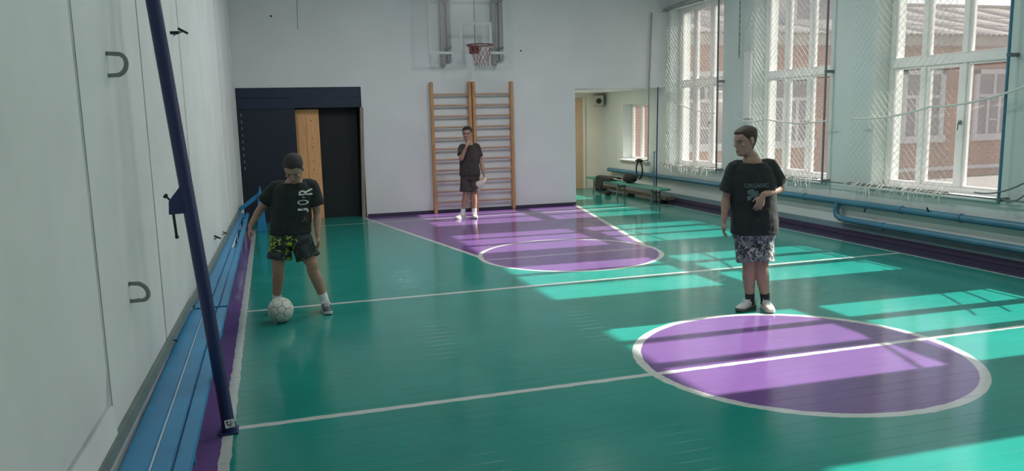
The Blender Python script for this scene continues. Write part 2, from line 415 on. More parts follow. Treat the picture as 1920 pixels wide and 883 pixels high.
def build_left_wall():
    w = MB().raw([(xl(YN)-.25, YN, 0), (xl(YN)-.02, YN, 0), (xl(YB+.3)-.02, YB+.3, 0), (xl(YB+.3)-.25, YB+.3, 0),
                  (xl(YN)-.25, YN, CEIL), (xl(YN)-.02, YN, CEIL), (xl(YB+.3)-.02, YB+.3, CEIL), (xl(YB+.3)-.25, YB+.3, CEIL)],
                 [(0, 1, 2, 3), (4, 5, 6, 7), (0, 1, 5, 4), (1, 2, 6, 5), (2, 3, 7, 6), (3, 0, 4, 7)]).build('wall_left', 'seam', kind='structure', origin=(0, 0, 0))
    seams = [YN, -1.6, .6, 2.1, 3.72, 5.33, 7.35, 9.15, 10.95, 12.2, 13.4, YB]
    for i in range(len(seams)-1):
        a, b = seams[i], seams[i+1]; g = .020 if i != 3 else .030
        ny, nz = 18, 30; zb = .40 if i not in (3,) else .565
        a2, b2 = a+g, b-g
        vs = []; fs = []
        for j in range(nz+1):
            tz = j/nz; z = zb+(CEIL-zb)*tz
            for k in range(ny+1):
                ty = k/ny; y = a2+(b2-a2)*ty
                ey = min(ty, 1-ty)*(b2-a2); ez = min(z-zb, 1e9)
                e = min(ey, ez)
                puff = .016*(1-math.exp(-e/.05)) + .010*wave((y*.8, z*.55, i), 1.2) * (1-math.exp(-e/.15)) + .006*wave((y, z*.3, i), 3.5)*(1-math.exp(-e/.1))
                if i >= 5: puff += .014*math.sin(y*5.2+i)*(1-math.exp(-e/.12))
                # the lower corner of each panel curls round
                yy = y
                if i == 3 and z < zb+.16: yy = (a2+b2)/2+(y-(a2+b2)/2)*(1-.085*(1-(z-zb)/.16)**2.5)
                vs.append((xl(yy)-.018+max(puff, 0), yy, z))
        for j in range(nz):
            for k in range(ny):
                p = j*(ny+1)+k; fs.append((p, p+1, p+ny+2, p+ny+1))
        MB().raw(vs, fs).build('wall_panel', 'wallL', w, smooth=True)
    MB().raw([(xl(2.1)-.02, 2.1, .405), (xl(2.1)-.004, 2.1, .405), (xl(3.72)-.004, 3.72, .405), (xl(3.72)-.02, 3.72, .405), (xl(2.1)-.02, 2.1, .535), (xl(2.1)-.010, 2.1, .535), (xl(3.72)-.010, 3.72, .535), (xl(3.72)-.02, 3.72, .535)], [(0, 1, 2, 3), (4, 5, 6, 7), (0, 1, 5, 4), (1, 2, 6, 5), (2, 3, 7, 6), (3, 0, 4, 7)]).build('lower_strip', 'wallL', w)
    bb = MB()
    for y0, y1, z in ((YN, 6.6, .345), (6.6, 13.6, .315)):
        bb.raw([(xl(y0)-.02, y0, z), (xl(y0)+.014, y0, z), (xl(y1)+.014, y1, z), (xl(y1)-.02, y1, z), (xl(y0)-.02, y0, z+.06), (xl(y0)+.014, y0, z+.06), (xl(y1)+.014, y1, z+.06), (xl(y1)-.02, y1, z+.06)],
               [(0, 1, 2, 3), (4, 5, 6, 7), (0, 1, 5, 4), (1, 2, 6, 5), (2, 3, 7, 6), (3, 0, 4, 7)])
    bb.build('trim_1', 'greybase', bevel=.006, kind='structure')
    lo = MB().raw([(xl(YN)-.02, YN, 0), (xl(YN)-.004, YN, 0), (xl(YB)-.004, YB, 0), (xl(YB)-.02, YB, 0), (xl(YN)-.02, YN, .345), (xl(YN)-.004, YN, .345), (xl(YB)-.004, YB, .32), (xl(YB)-.02, YB, .32)],
                  [(0, 1, 2, 3), (4, 5, 6, 7), (0, 1, 5, 4), (1, 2, 6, 5), (2, 3, 7, 6), (3, 0, 4, 7)]).build('baseboard_left', 'wall', kind='structure')
build_left_wall()

def build_back_wall():
    w = MB()
    w.box(-.9, -.515, YB, YB+.35, 0, CEIL)                    # left of the portal
    w.box(-.515, 1.625, YB, YB+.35, 2.365, CEIL)              # above the portal
    w.box(1.625, XA, YB, YB+.35, 0, CEIL)
    w.box(XA, XR+.1, YB, YB+.35, 2.28, CEIL)                  # above the alcove
    w = w.build('wall_back', 'wall', kind='structure', origin=(0, YB, 0))
    MB().box(1.64, XA-.002, YB-.012, YB+.01, 0, .055).build('baseboard_back', 'purplebase', bevel=.004, kind='structure')
    # dents and small marks
    for x, z, r in ((.162, 3.576, .018), (4.67, 3.0, .016)):
        MB().ell((x, YB, z), (r, 0, 0), (0, .006, 0), (0, 0, r)).build('wall_plug', 'darkmetal', w, 'dark plug in the plaster', smooth=True)
    MB().tube([(.62, YB-.004, 4.6), (.615, YB-.004, 3.9), (.592, YB-.004, 3.36)], .004, 6).build('wall_wire', 'greymetal', w, 'thin grey wire hanging down the plaster')
    # the portal: navy recess with two dark leaves and a pine door behind
    d = thing('door_1', (.55, YB, 0), 'dark navy double doorway in the back wall with a pine door behind', None, None, 'structure')
    MB().box(-.515, 1.625, YB+.012, YB+.06, 2.005, 2.364).build('lintel_panel', 'navy2', d)
    MB().box(-.50, .40, YB-.002, YB+.014, 2.19, 2.205).box(1.2, 1.6, YB-.002, YB+.014, 2.18, 2.20).build('lintel_batten', 'navy2', d)
    MB().box(-.515, .455, YB+.03, YB+.075, 0, 2.005).build('door_leaf', 'navy', d, 'navy leaf standing in the left half')
    MB().box(.88, 1.55, YB+.25, YB+.30, 0, 2.005).build('door_leaf', 'black', d, 'nearly black leaf set back in the right half')
    MB().box(.455, .88, YB+.29, YB+.31, 0, 2.005).build('back_board', 'black', d)
    pd = MB().box(.462, .872, YB+.19, YB+.225, .0, 1.985).build('pine_door', 'pine', d, 'light pine door of two upright boards', bevel=.004)
    MB().box(.49, .63, YB+.178, YB+.192, .1, 1.88).build('pine_board', 'pine', pd, bevel=.003)
    MB().box(.642, .80, YB+.178, YB+.192, .1, 1.88).build('pine_board', 'pine', pd, bevel=.003)
    for z in (1.78, 1.47, 1.30, 1.05, .90):
        MB().ell((.735, YB+.177, z), (.010, 0, 0), (0, .004, 0), (0, 0, .010), 8, 6).build('nail_head', 'darkmetal', pd, smooth=True)
    j = MB().obox((1.592, YB+.02, 1.0), (.03, 0, 0), (0, .06, 0), (.028, 0, 1.0)).build('door_jamb', 'jamb', d, 'brown bare wood jamb', bevel=.005)
    j.data.name = 'door_jamb'
    MB().box(-.515, 1.625, YB+.33, YB+.36, 0, 2.37).build('back_panel', 'black', d)
    for i in range(9):
        z = 1.90-i*.115
        MB().box(-.455, -.440, YB+.018, YB+.031, z-.022, z+.022).build('edge_slot', 'greymetal', d)
        if i > 3: MB().box(-.06, .0, YB+.022, YB+.031, z-.012, z+.004).build('vent_slot', 'navy2', d)
build_back_wall()

def build_right_wall():
    w = MB(); ys = sorted(WIN)
    w.box(XR, XRO, YN, YA+.3, -.12, ZS); 
    w.box(XR, XRO, YN, YB+.35, ZT, CEIL)
    prev = YN
    for a, b in ys:
        w.box(XR, XRO, prev, a, ZS, ZT); prev = b
    w.box(XR, XRO, prev, YB+.35, ZS, ZT)
    xm = XFR+.04                                              # alcove part: small window, splayed outside
    w.box(XR, xm, YB+.35, 15.20, ZS, 3.2).box(XR, xm, 16.50, YA+.3, ZS, 3.2).box(XR, xm, 15.20, 16.50, 1.98, 3.2)
    w.box(xm, XRO, YB+.35, 15.0, ZS, 3.2).box(xm, XRO, 17.25, YA+.3, ZS, 3.2).box(xm, XRO, 15.0, 17.25, 2.05, 3.2)
    w = w.build('wall_right', 'wallR', kind='structure', origin=(XR, 0, 0))
    MB().box(XR-.014, XR+.01, YN, YB, 0, .075).build('baseboard_right', 'purplebase', bevel=.004, kind='structure')
    MB().box(XR-.010, XR+.01, YN, YA, .075, .16).build('trim_2', 'tealbase', bevel=.003, kind='structure')
    cb = thing('duct_cover', (XR, 11.53, 1.67), 'pale boxed-in duct on the pier left of the middle window', 'duct')
    MB().box(XR-.05, XR, 11.46, 11.66, 1.67, 2.72).build('cover_panel', 'white', cb, bevel=.008)
    MB().box(XR-.055, XR, 11.45, 11.67, 1.65, 1.67).build('cover_rim', 'white', cb)
    MB().box(XR-.055, XR, 11.45, 11.67, 2.72, 2.74).build('cover_rim', 'white', cb)
    # alcove: left wall, end wall, ceiling, far roof
    MB().box(XA-.2, XA, YB+.35, YA+.3, 0, 3.2).build('wall_alcove_left', 'cream', kind='structure')
    MB().box(XA, XR, YA, YA+.3, 0, 3.2).build('wall_alcove_end', 'cream', kind='structure')
    MB().box(XA-.2, XRO, YB+.35, YA+.3, 2.28, 2.5).build('ceiling_alcove', 'ceil', kind='structure')
    d2 = thing('door_2', (6.7, YA, 0), 'plain beige door in the end wall of the alcove', None, None, 'structure')
    MB().box(6.25, 7.20, YA-.03, YA+.01, 0, 2.16).build('door_leaf', 'beige', d2, bevel=.006)
    MB().box(7.20, 7.26, YA-.045, YA+.01, 0, 2.2).build('door_frame', 'cream', d2, bevel=.006)
    MB().box(-.95, XRO, YN-.1, YB+.4, CEIL, CEIL+.2).build('ceiling', 'ceil', kind='structure')
    MB().box(-.95, XRO, YN-.2, YN, 0, CEIL).build('wall_front', 'wall', kind='structure')
build_right_wall()

def build_fill_lamps():  # added lamps above the view, brightening the hall against the yard
    k = 0
    for y in (-1.0, 3.5, 7.0, 10.0):
        for x in (2.1, 4.4):
            t = thing('fill_lamp', (x, y, CEIL), 'added fill lamp under the ceiling, %s one of the %s pair' % ('wall-side' if x < 4 else 'window-side', {-1.0: 'rearmost', 3.5: 'second', 7.0: 'third', 10.0: 'farthest'}[y]), 'lamp', 'added fill lamps out of view')
            MB().box(x-.16, x+.16, y-.65, y+.65, CEIL-.07, CEIL).build('fill_lamp_housing', 'white', t, bevel=.01)
            l = bpy.data.lights.new('fill_lamp_light', 'AREA'); l.shape = 'RECTANGLE'; l.size = .28; l.size_y = 1.25; l.energy = FILL_W[y]; l.color = (.96, .985, 1)
            o = bpy.data.objects.new('fill_lamp_light', l); COL.objects.link(o); o.parent = t; o.location = (0, 0, -.08)
FILL_W = {-1.0: 20, 3.5: 18, 7.0: 32, 10.0: 66}
build_fill_lamps()
def build_alcove_fill():  # added lamp hidden behind the back wall, brightens the alcove
    t = thing('alcove_fill_lamp', (5.95, 16.2, 2.28), 'added square fill lamp on the low alcove ceiling, out of view', 'lamp')
    MB().box(5.82, 6.08, 16.05, 16.35, 2.24, 2.28).build('fill_lamp_housing', 'white', t, bevel=.01)
    l = bpy.data.lights.new('alcove_fill_light', 'AREA'); l.size = .26; l.energy = 22; l.color = (1, .97, .88)
    o = bpy.data.objects.new('alcove_fill_light', l); COL.objects.link(o); o.parent = t; o.location = (0, 0, -.05)
build_alcove_fill()

def build_window(i, a, b):
    t = thing('window_%d' % (i+1), (XFR, (a+b)/2, ZS), ['tall three-light window beside the alcove', 'tall three-light window in the middle of the right wall', 'tall three-light window nearest on the right with the courtyard roof above', 'tall window on the right behind the viewer', 'tall window on the right further behind the viewer', 'tall window at the near end of the right wall'][i], None, None, 'structure')
    x0, x1 = XFR-.04, XFR+.05
    z0, z1 = ZS, ZT; zt = 2.335
    fr = MB(); fr.box(x0, x1, a, a+.075, z0, z1).box(x0, x1, b-.075, b, z0, z1).box(x0, x1, a+.075, b-.075, z0, z0+.07).box(x0, x1, a+.075, b-.075, z1-.08, z1)
    fr.build('window_frame', 'whiteframe', t, bevel=.006)
    MB().box(x0-.012, x1, a+.075, b-.075, zt-.055, zt+.055).build('transom', 'whiteframe', t, bevel=.008)
    w = b-a; ms = [a+w*.385, a+w*.70]
    for m in ms:
        MB().box(x0, x1, m-.042, m+.042, z0+.07, zt-.055).build('mullion', 'whiteframe', t, bevel=.008)
        MB().box(x0, x1, m-.038, m+.038, zt+.055, z1-.08).build('mullion', 'whiteframe', t, bevel=.008)
    es = [a+.075]+ms+[b-.075]
    for k in range(3):
        for lo, hi, wd in ((z0+.07, zt-.055, .045 if k == 1 else .022), (zt+.055, z1-.08, .022)):
            ya = es[k]+(.042 if k else 0); yb = es[k+1]-(.042 if k < 2 else 0)
            s = MB(); x2, x3 = x0+.015, x1-.012
            s.box(x2, x3, ya, ya+wd, lo, hi).box(x2, x3, yb-wd, yb, lo, hi).box(x2, x3, ya+wd, yb-wd, lo, lo+wd).box(x2, x3, ya+wd, yb-wd, hi-wd, hi)
            sh = s.build('sash', 'whiteframe', t, bevel=.004)
            MB().box(XFR-.002, XFR+.002, ya+wd-.004, yb-wd+.004, lo+wd-.004, hi-wd+.004).build('pane', 'glass', sh)
    h = MB().box(x0-.03, x0, ms[0]-.012, ms[0]+.012, 1.55, 1.60).tube([(x0-.03, ms[0], 1.575), (x0-.045, ms[0], 1.565), (x0-.047, ms[0], 1.48)], .007, 6)
    h.build('window_handle', 'greymetal', t)
    MB().box(XR-.045, x0, a-.03, b+.03, ZS-.028, ZS+.012).build('sill', 'white', t, 'white painted sill', bevel=.006)
    MB().box(x1, XRO+.06, a+.0, b-.0, ZS-.02, ZS+.004).build('outer_sill', 'greymetal', t)
for i, (a, b) in enumerate(WIN): build_window(i, a, b)
def build_alcove_window():
    t = thing('window_7', (XFR, 15.85, .78), 'small white window in the alcove with orange brick outside', None, None, 'structure')
    a, b, z0, z1 = 15.2, 16.5, .74, 1.98; x0, x1 = XFR-.03, XFR+.04
    MB().box(x0, x1, a, a+.05, z0, z1).box(x0, x1, b-.05, b, z0, z1).box(x0, x1, a+.05, b-.05, z0, z0+.05).box(x0, x1, a+.05, b-.05, z1-.05, z1).build('window_frame', 'whiteframe', t, bevel=.005)
    for m in (15.62, 16.02): MB().box(x0, x1, m-.03, m+.03, z0+.05, z1-.05).build('mullion', 'whiteframe', t, bevel=.005)
    for ya, yb in ((15.25, 15.59), (15.65, 15.99), (16.05, 16.45)):
        MB().box(XFR-.002, XFR+.002, ya, yb, z0+.05, z1-.05).build('pane', 'glass', t)
    MB().box(XR-.10, x0, a-.05, b+.12, .725, .752).build('sill', 'white', t, bevel=.005)
build_alcove_window()

# ================================================================== OUTSIDE
def build_outside():
    MB().box(XRO, 70, -30, 60, -.45, -.35).build('yard_ground', 'ground', kind='structure', origin=(30, 10, -.4))
    Y0 = 18.7; XA0, XB0 = 8.75, 42.
    b = thing('school_wing', (20, Y0, 0), 'red brick school wing across the yard with a grey ribbed roof', 'building')
    MB().box(XA0, XB0, Y0, Y0+8, -.4, 3.60).build('brick_wall', 'brick', b)
    MB().box(XA0-.2, XB0+.2, Y0-.30, Y0+.2, 3.50, 3.80).build('cornice', 'cornice', b, bevel=.02)
    # ribbed roof sheets
    n = int((XB0-XA0+.4)/.034); prof = []
    for i in range(n+1):
        x = XA0-.2+i*.034; prof.append((x, .028*math.sin(x*2*math.pi/.20)))
    rows = [(Y0-.45, 3.80), (Y0+1.2, 4.22), (Y0+1.2, 4.25), (Y0+2.9, 4.70), (Y0+2.9, 4.73), (Y0+5.2, 5.42), (Y0+9, 4.2)]
    vs = []; fs = []
    for y, z in rows: vs += [(x, y, z+dz) for x, dz in prof]
    for r in range(len(rows)-1):
        for i in range(n): p = r*(n+1)+i; fs.append((p, p+1, p+n+2, p+n+1))
    MB().raw(vs, fs).build('roof', 'roof', b, smooth=True)
    MB().box(XA0, XB0, Y0+5.0, Y0+5.4, 5.38, 5.50).build('ridge_cap', 'roof', b, bevel=.03)
    for k, xc in enumerate((11.2, 13.85, 16.0, 18.42, 21.1, 23.8, 26.5, 29.2, 31.9)):
        hw, z0, z1 = .78, .80, 2.84
        f = MB(); y0, y1 = Y0-.07, Y0+.02; e = .17
        f.box(xc-hw, xc-hw+e, y0, y1, z0, z1).box(xc+hw-e, xc+hw, y0, y1, z0, z1).box(xc-hw, xc+hw, y0, y1, z1-.14, z1).box(xc-hw-.05, xc+hw+.05, y0-.05, y1, z0-.08, z0+.12)
        fr = f.build('window_surround', 'surround', b, bevel=.01)
        g = MB(); y2 = Y0-.045
        g.box(xc-hw+e, xc+hw-e, y2, y1, 2.02, 2.11)
        for dx in (-.22, .22): g.box(xc+dx-.045, xc+dx+.045, y2, y1, z0+.1, 2.02)
        g.box(xc-.045, xc+.045, y2, y1, 2.11, z1-.14).box(xc-.2, xc+.2, y2, y1, 1.32, 1.37)
        g.build('glazing_bars', 'surround', fr)
        for xa, xb, za, zb in ((xc-hw+e, xc-.265, z0+.12, 2.02), (xc-.175, xc+.175, z0+.12, 1.32), (xc-.175, xc+.175, 1.37, 2.02), (xc+.265, xc+hw-e, z0+.12, 2.02), (xc-hw+e, xc-.045, 2.11, z1-.14), (xc+.045, xc+hw-e, 2.11, z1-.14)):
            MB().box(xa, xb, Y0-.02, Y0-.012, za, zb).build('pane', 'paneout', fr)
    d = MB().box(14.6, 16.1, Y0+1.0, Y0+3.5, 4.15, 5.05).build('dormer', 'surround', b)
    MB().raw([(14.45, Y0+.85, 5.05), (16.25, Y0+.85, 5.05), (15.35, Y0+.85, 5.55), (14.45, Y0+4.2, 5.05), (16.25, Y0+4.2, 5.05), (15.35, Y0+4.2, 5.55)], [(0, 1, 2), (3, 5, 4), (0, 3, 4, 1), (1, 4, 5, 2), (2, 5, 3, 0)]).build('dormer_roof', 'roof', d)
    for xa in (14.75, 15.42): MB().box(xa, xa+.53, Y0+.985, Y0+1.02, 4.35, 4.92).build('pane', 'paneout', d)
    MB().box(XA0, XB0, Y0-.09, Y0+.01, -.12, -.02).build('plinth_ledge', 'surround', b, bevel=.01)
build_outside()

# ================================================================== GYM FIXTURES
def build_benches():
    def bench(name, y0, y1, planks, label, gap_y=None):
        t = thing(name, (-.5, (y0+y1)/2, 0), label, 'bench', 'low blue plank benches along the left wall')
        for a0, b0, a1, b1, ya, yb in planks:
            h = .30
            vs = [(a0, ya, h), (b0, ya, h), (b1, yb, h), (a1, yb, h), (a0, ya, h+.032), (b0, ya, h+.032), (b1, yb, h+.032), (a1, yb, h+.032)]
            MB().raw(vs, [(0, 3, 2, 1), (4, 5, 6, 7), (0, 1, 5, 4), (1, 2, 6, 5), (2, 3, 7, 6), (3, 0, 4, 7)]).build('plank', 'bluebench', t, bevel=.005)
        sx = [(-.588, -.576, 2.0, 6.45)] if y0 < 5 else [(-.535, -.500, 9.75, 13.1)]
        for sa, sb, ya, yb in sx: MB().box(sa, sb, ya, yb, .295, .322 if y0 < 5 else .31).build('edge_strip', 'white', t, 'white painted strip between two planks')
        n = max(2, int((y1-y0)/1.5)+1)
        for k in range(n):
            y = y0+.25+(y1-y0-.5)*k/(n-1); xa = planks[0][0]+(planks[0][2]-planks[0][0])*(y-y0)/(y1-y0)+.01
            MB().box(xa, -.43, y-.02, y+.02, .255, .30).build('crossbar', 'bluebench', t, bevel=.004)
            for x in (xa+.02, -.50):
                MB().box(x-.015, x+.015, y-.02, y+.02, 0, .255).build('leg', 'bluebench', t, bevel=.004)
        return t
    bench('wall_bench', 2.0, 6.45, [(-.712, -.588, -.690, -.580, 2.0, 6.45), (-.576, -.492, -.572, -.490, 2.0, 6.45), (-.483, -.412, -.483, -.412, 2.0, 6.45)], 'blue plank bench along the left wall, the near one passing behind the leaning pole')
    bench('wall_bench', 6.55, 13.25, [(-.665, -.555, -.535, -.475, 6.50, 13.25), (-.550, -.480, -.510, -.455, 6.50, 9.6), (-.472, -.412, -.445, -.395, 6.50, 13.25)], 'blue plank bench along the left wall, the far one reaching the back corner')
    for y in (5.05, 5.95, 7.9):
        o = MB().tube([(-.40, y, .31), (-.385, y, .31)], .012, 8).build('peg', 'darkmetal', None, origin=(-.39, y, .31))
        bpy.data.objects.remove(o)
    t = thing('upright_board', (-.21, 13.32, 0), 'short blue board standing upright at the far end of the blue benches', 'board')
    MB().raw([(-.29, 13.30, 0), (-.14, 13.30, 0), (-.175, 13.30, .60), (-.205, 13.30, .76), (-.245, 13.30, .60)] + [(-.29, 13.335, 0), (-.14, 13.335, 0), (-.175, 13.335, .60), (-.205, 13.335, .76), (-.245, 13.335, .60)],
             [(0, 1, 2, 3, 4), (9, 8, 7, 6, 5), (0, 5, 6, 1), (1, 6, 7, 2), (2, 7, 8, 3), (3, 8, 9, 4), (4, 9, 5, 0)]).build('board', 'bluebench', t, bevel=.004)
    MB().raw([(-.60, 13.345, .30), (-.60, 13.345, .37), (-.235, 13.345, .64), (-.215, 13.345, .57), (-.60, 13.37, .30), (-.60, 13.37, .37), (-.235, 13.37, .64), (-.215, 13.37, .57)],
             [(0, 1, 2, 3), (4, 7, 6, 5), (0, 4, 5, 1), (1, 5, 6, 2), (2, 6, 7, 3), (3, 7, 4, 0)]).build('brace', 'bluebench', t)
build_benches()

def build_pole():
    base = Vector((-.335, 4.62, 0)); top = Vector((-.635, 4.62, 3.55))
    t = thing('net_pole', base, 'navy blue steel net pole leaning against the left wall', 'pole')
    ax = (top-base).normalized()
    MB().tube([base+ax*.04, base+ax*1.5, top], .037, 20).build('pole_tube', 'polenavy', t, smooth=True)
    MB().tube([top-ax*.02, top+ax*.03], [.042, .03], 16).build('pole_cap', 'darkmetal', t, smooth=True)
    MB().box(base.x-.055, base.x+.05, base.y-.06, base.y+.06, 0, .012).build('foot_plate', 'polenavy', t, bevel=.003)
    MB().tube([base+Vector((0, 0, .012)), base+ax*.05], .041, 18).build('foot_collar', 'polenavy', t, smooth=True)
    s = MB(); c = base+ax*.062+Vector((.012, -.0385, 0)); ux = Vector((.026, .0075, 0)); uz = ax*.024
    st = s.obox(c, ux, Vector((0, .001, 0)), uz).build('sticker', 'white', t, 'small white printed sticker')
    k = MB()
    for dx, dz, w, h in ((-.5, .45, .3, .3), (.2, .55, .25, .12), (.3, .1, .5, .10), (-.1, -.3, .7, .12), (-.5, -.1, .2, .15), (.1, -.65, .5, .08)):
        k.obox(c+ux*dx+uz*dz+Vector((0, -.0014, 0)), ux*w*.6, Vector((0, .0004, 0)), uz*h)
    k.build('sticker_print', 'black', st)
    # winch bracket welded on the wall side
    y0, y1 = 4.59, 4.65
    pr = [(-.475, 1.45), (-.548, 1.36), (-.553, 1.285), (-.455, 1.29)]
    vs = [(x, y, z) for y in (y0, y1) for x, z in pr]
    MB().raw(vs, [(0, 1, 2, 3), (7, 6, 5, 4), (0, 4, 5, 1), (1, 5, 6, 2), (2, 6, 7, 3), (3, 7, 4, 0)]).build('winch_bracket', 'polenavy', t, bevel=.004)
    MB().tube([(-.533, 4.62, 1.30), (-.526, 4.62, 1.16)], .0075, 8).tube([(-.528, 4.62, 1.165), (-.521, 4.62, 1.150)], .010, 8).build('crank_rod', 'darkmetal', t)
    MB().tube([(-.545, 4.62, 1.365), (-.562, 4.62, 1.385)], .006, 8).tube([(-.572, 4.62, 1.378), (-.556, 4.62, 1.396)], .009, 8).build('wing_bolt', 'darkmetal', t)
    MB().tube([(-.470, 4.62, 2.255), (-.425, 4.62, 2.257)], .0085, 8).build('hook_peg', 'darkmetal', t)
build_pole()

def build_wall_hardware():
    # chain
    t = thing('wall_chain', (-.66, 5.75, 2.4), 'short hanging chain on the left wall beside the top of the pole', 'chain')
    z = 3.2
    MB().tube([(xl(5.75)-.01, 5.75, 3.22), (xl(5.75)+.05, 5.75, 3.22), (xl(5.75)+.055, 5.75, 3.19)], .006, 6).build('chain_hook', 'darkmetal', t)
    k = 0
    while z > 2.44:
        pts = []; L = .034; wd = .011
        c = Vector((xl(5.75)+.05, 5.75, z-L/2))
        u = Vector((1, 0, 0)) if k % 2 else Vector((0, 1, 0))
        if z < 2.48: wd, L = .018, .038; u = Vector((.5, .86, 0))
        for q in range(14):
            a = 2*math.pi*q/14; pts.append(c+u*wd*math.cos(a)+Vector((0, 0, 1))*(L*.62)*math.sin(a))
        MB().tube(pts, .0038, 5, closed=True).build('chain_link', 'galv', t, smooth=True); z -= L*.93; k += 1
    # U shaped bars
    for z0, dz, lab, tl in ((2.065, .05, 'grey flat iron loop fixed high on the white left wall', .012), (.94, .043, 'grey flat iron loop fixed low on the white left wall', -.02)):
        y = 4.25; x0 = xl(y)-.005
        t = thing('wall_loop', (x0, y, z0), lab, 'bracket', None)
        pts = []
        for q in range(13):
            a = math.pi/2-math.pi*q/12; pts.append((x0+.048+.042*math.cos(a), y+.0*q, z0+dz*math.sin(a)+tl*math.cos(a)*.6))
        pts = [(x0, y, z0+dz+tl*.0+.003)]+pts+[(x0, y, z0-dz-.003)]
        vs = []; fs = []
        c = Vector((x0+.03, y, z0))
        for p in pts:
            p = Vector(p); r = (p-c).normalized()*.0105
            for dy in (-.007, .007):
                vs += [p+r+Vector((0, dy, 0)), p-r+Vector((0, dy, 0))]
        for i in range(len(pts)-1):
            a = i*4; fs += [(a, a+1, a+5, a+4), (a+2, a+6, a+7, a+3), (a, a+4, a+6, a+2), (a+1, a+3, a+7, a+5)]
        fs += [(0, 2, 3, 1), (len(vs)-4, len(vs)-3, len(vs)-1, len(vs)-2)]
        MB().raw(vs, fs).build('loop_bar', 'greymetal', t, bevel=.002)
        for s in (1, -1):
            MB().box(x0-.004, x0+.006, y-.022, y+.022, z0+s*dz-.012, z0+s*dz+.012).build('weld_plate', 'greymetal', t, bevel=.002)
    # T anchors
    for (y, z, ln, lab, s) in ((6.82, 2.50, .085, 'dark T-headed anchor high on the left wall right of the pole', 1.), (8.71, .585, .05, 'dark T-headed anchor low on the left wall right of the pole', .9), (9.9, .47, .035, 'dark T-headed anchor low on the far left wall above the benches', .7)):
        x0 = xl(y)-.01
        t = thing('wall_anchor', (x0, y, z), lab, 'anchor')
        MB().tube([(x0, y, z-.035*s), (x0+ln, y, z)], .009*s, 8).build('anchor_stem', 'greymetal', t)
        MB().obox((x0+ln, y, z), (.036*s, 0, -.020*s), (0, .012*s, 0), (.004*s, 0, .008*s)).build('anchor_head', 'darkmetal', t, bevel=.002)
    t = thing('wall_nail', (xl(5.38), 5.38, .385), 'small dark nail in the grey strip above the near blue bench', 'nail')
    MB().tube([(xl(5.38)-.0, 5.38, .385), (xl(5.38)+.035, 5.38, .375)], .005, 6).tube([(xl(5.38)+.033, 5.38, .376), (xl(5.38)+.038, 5.38, .375)], .011, 8).build('nail', 'darkmetal', t)
build_wall_hardware()

def build_wall_bars():
    def unit(x0, x1, label):
        t = thing('wall_bars', ((x0+x1)/2, YB-.09, 0), label, 'wall bars', 'wooden wall bars on the back wall')
        for x in (x0, x1):
            MB().box(x-.028, x+.028, YB-.13, YB-.03, .0, 2.43).build('upright', 'barwood', t, bevel=.008)
        for z in (.30, 1.55):
            for x in (x0, x1): MB().box(x-.02, x+.02, YB-.03, YB, z-.05, z+.05).build('spacer_block', 'barwood', t)
        for k in range(11):
            z = .20+k*.2; yy = YB-.085
            MB().tube([(x0, yy, z), (x1, yy, z)], .0185, 10).build('rung', 'rungwood', t, smooth=True)
        for x in (x0, x1):
            for z in (.18, 1.25, 2.2): MB().ell((x, YB-.131, z), (.007, 0, 0), (0, .003, 0), (0, 0, .007), 8, 6).build('screw', 'darkmetal', t)
    unit(2.895, 3.615, 'wooden wall bars on the back wall, the left of the two sections behind the boy')
    unit(3.690, 4.430, 'wooden wall bars on the back wall, the right of the two sections')
build_wall_bars()

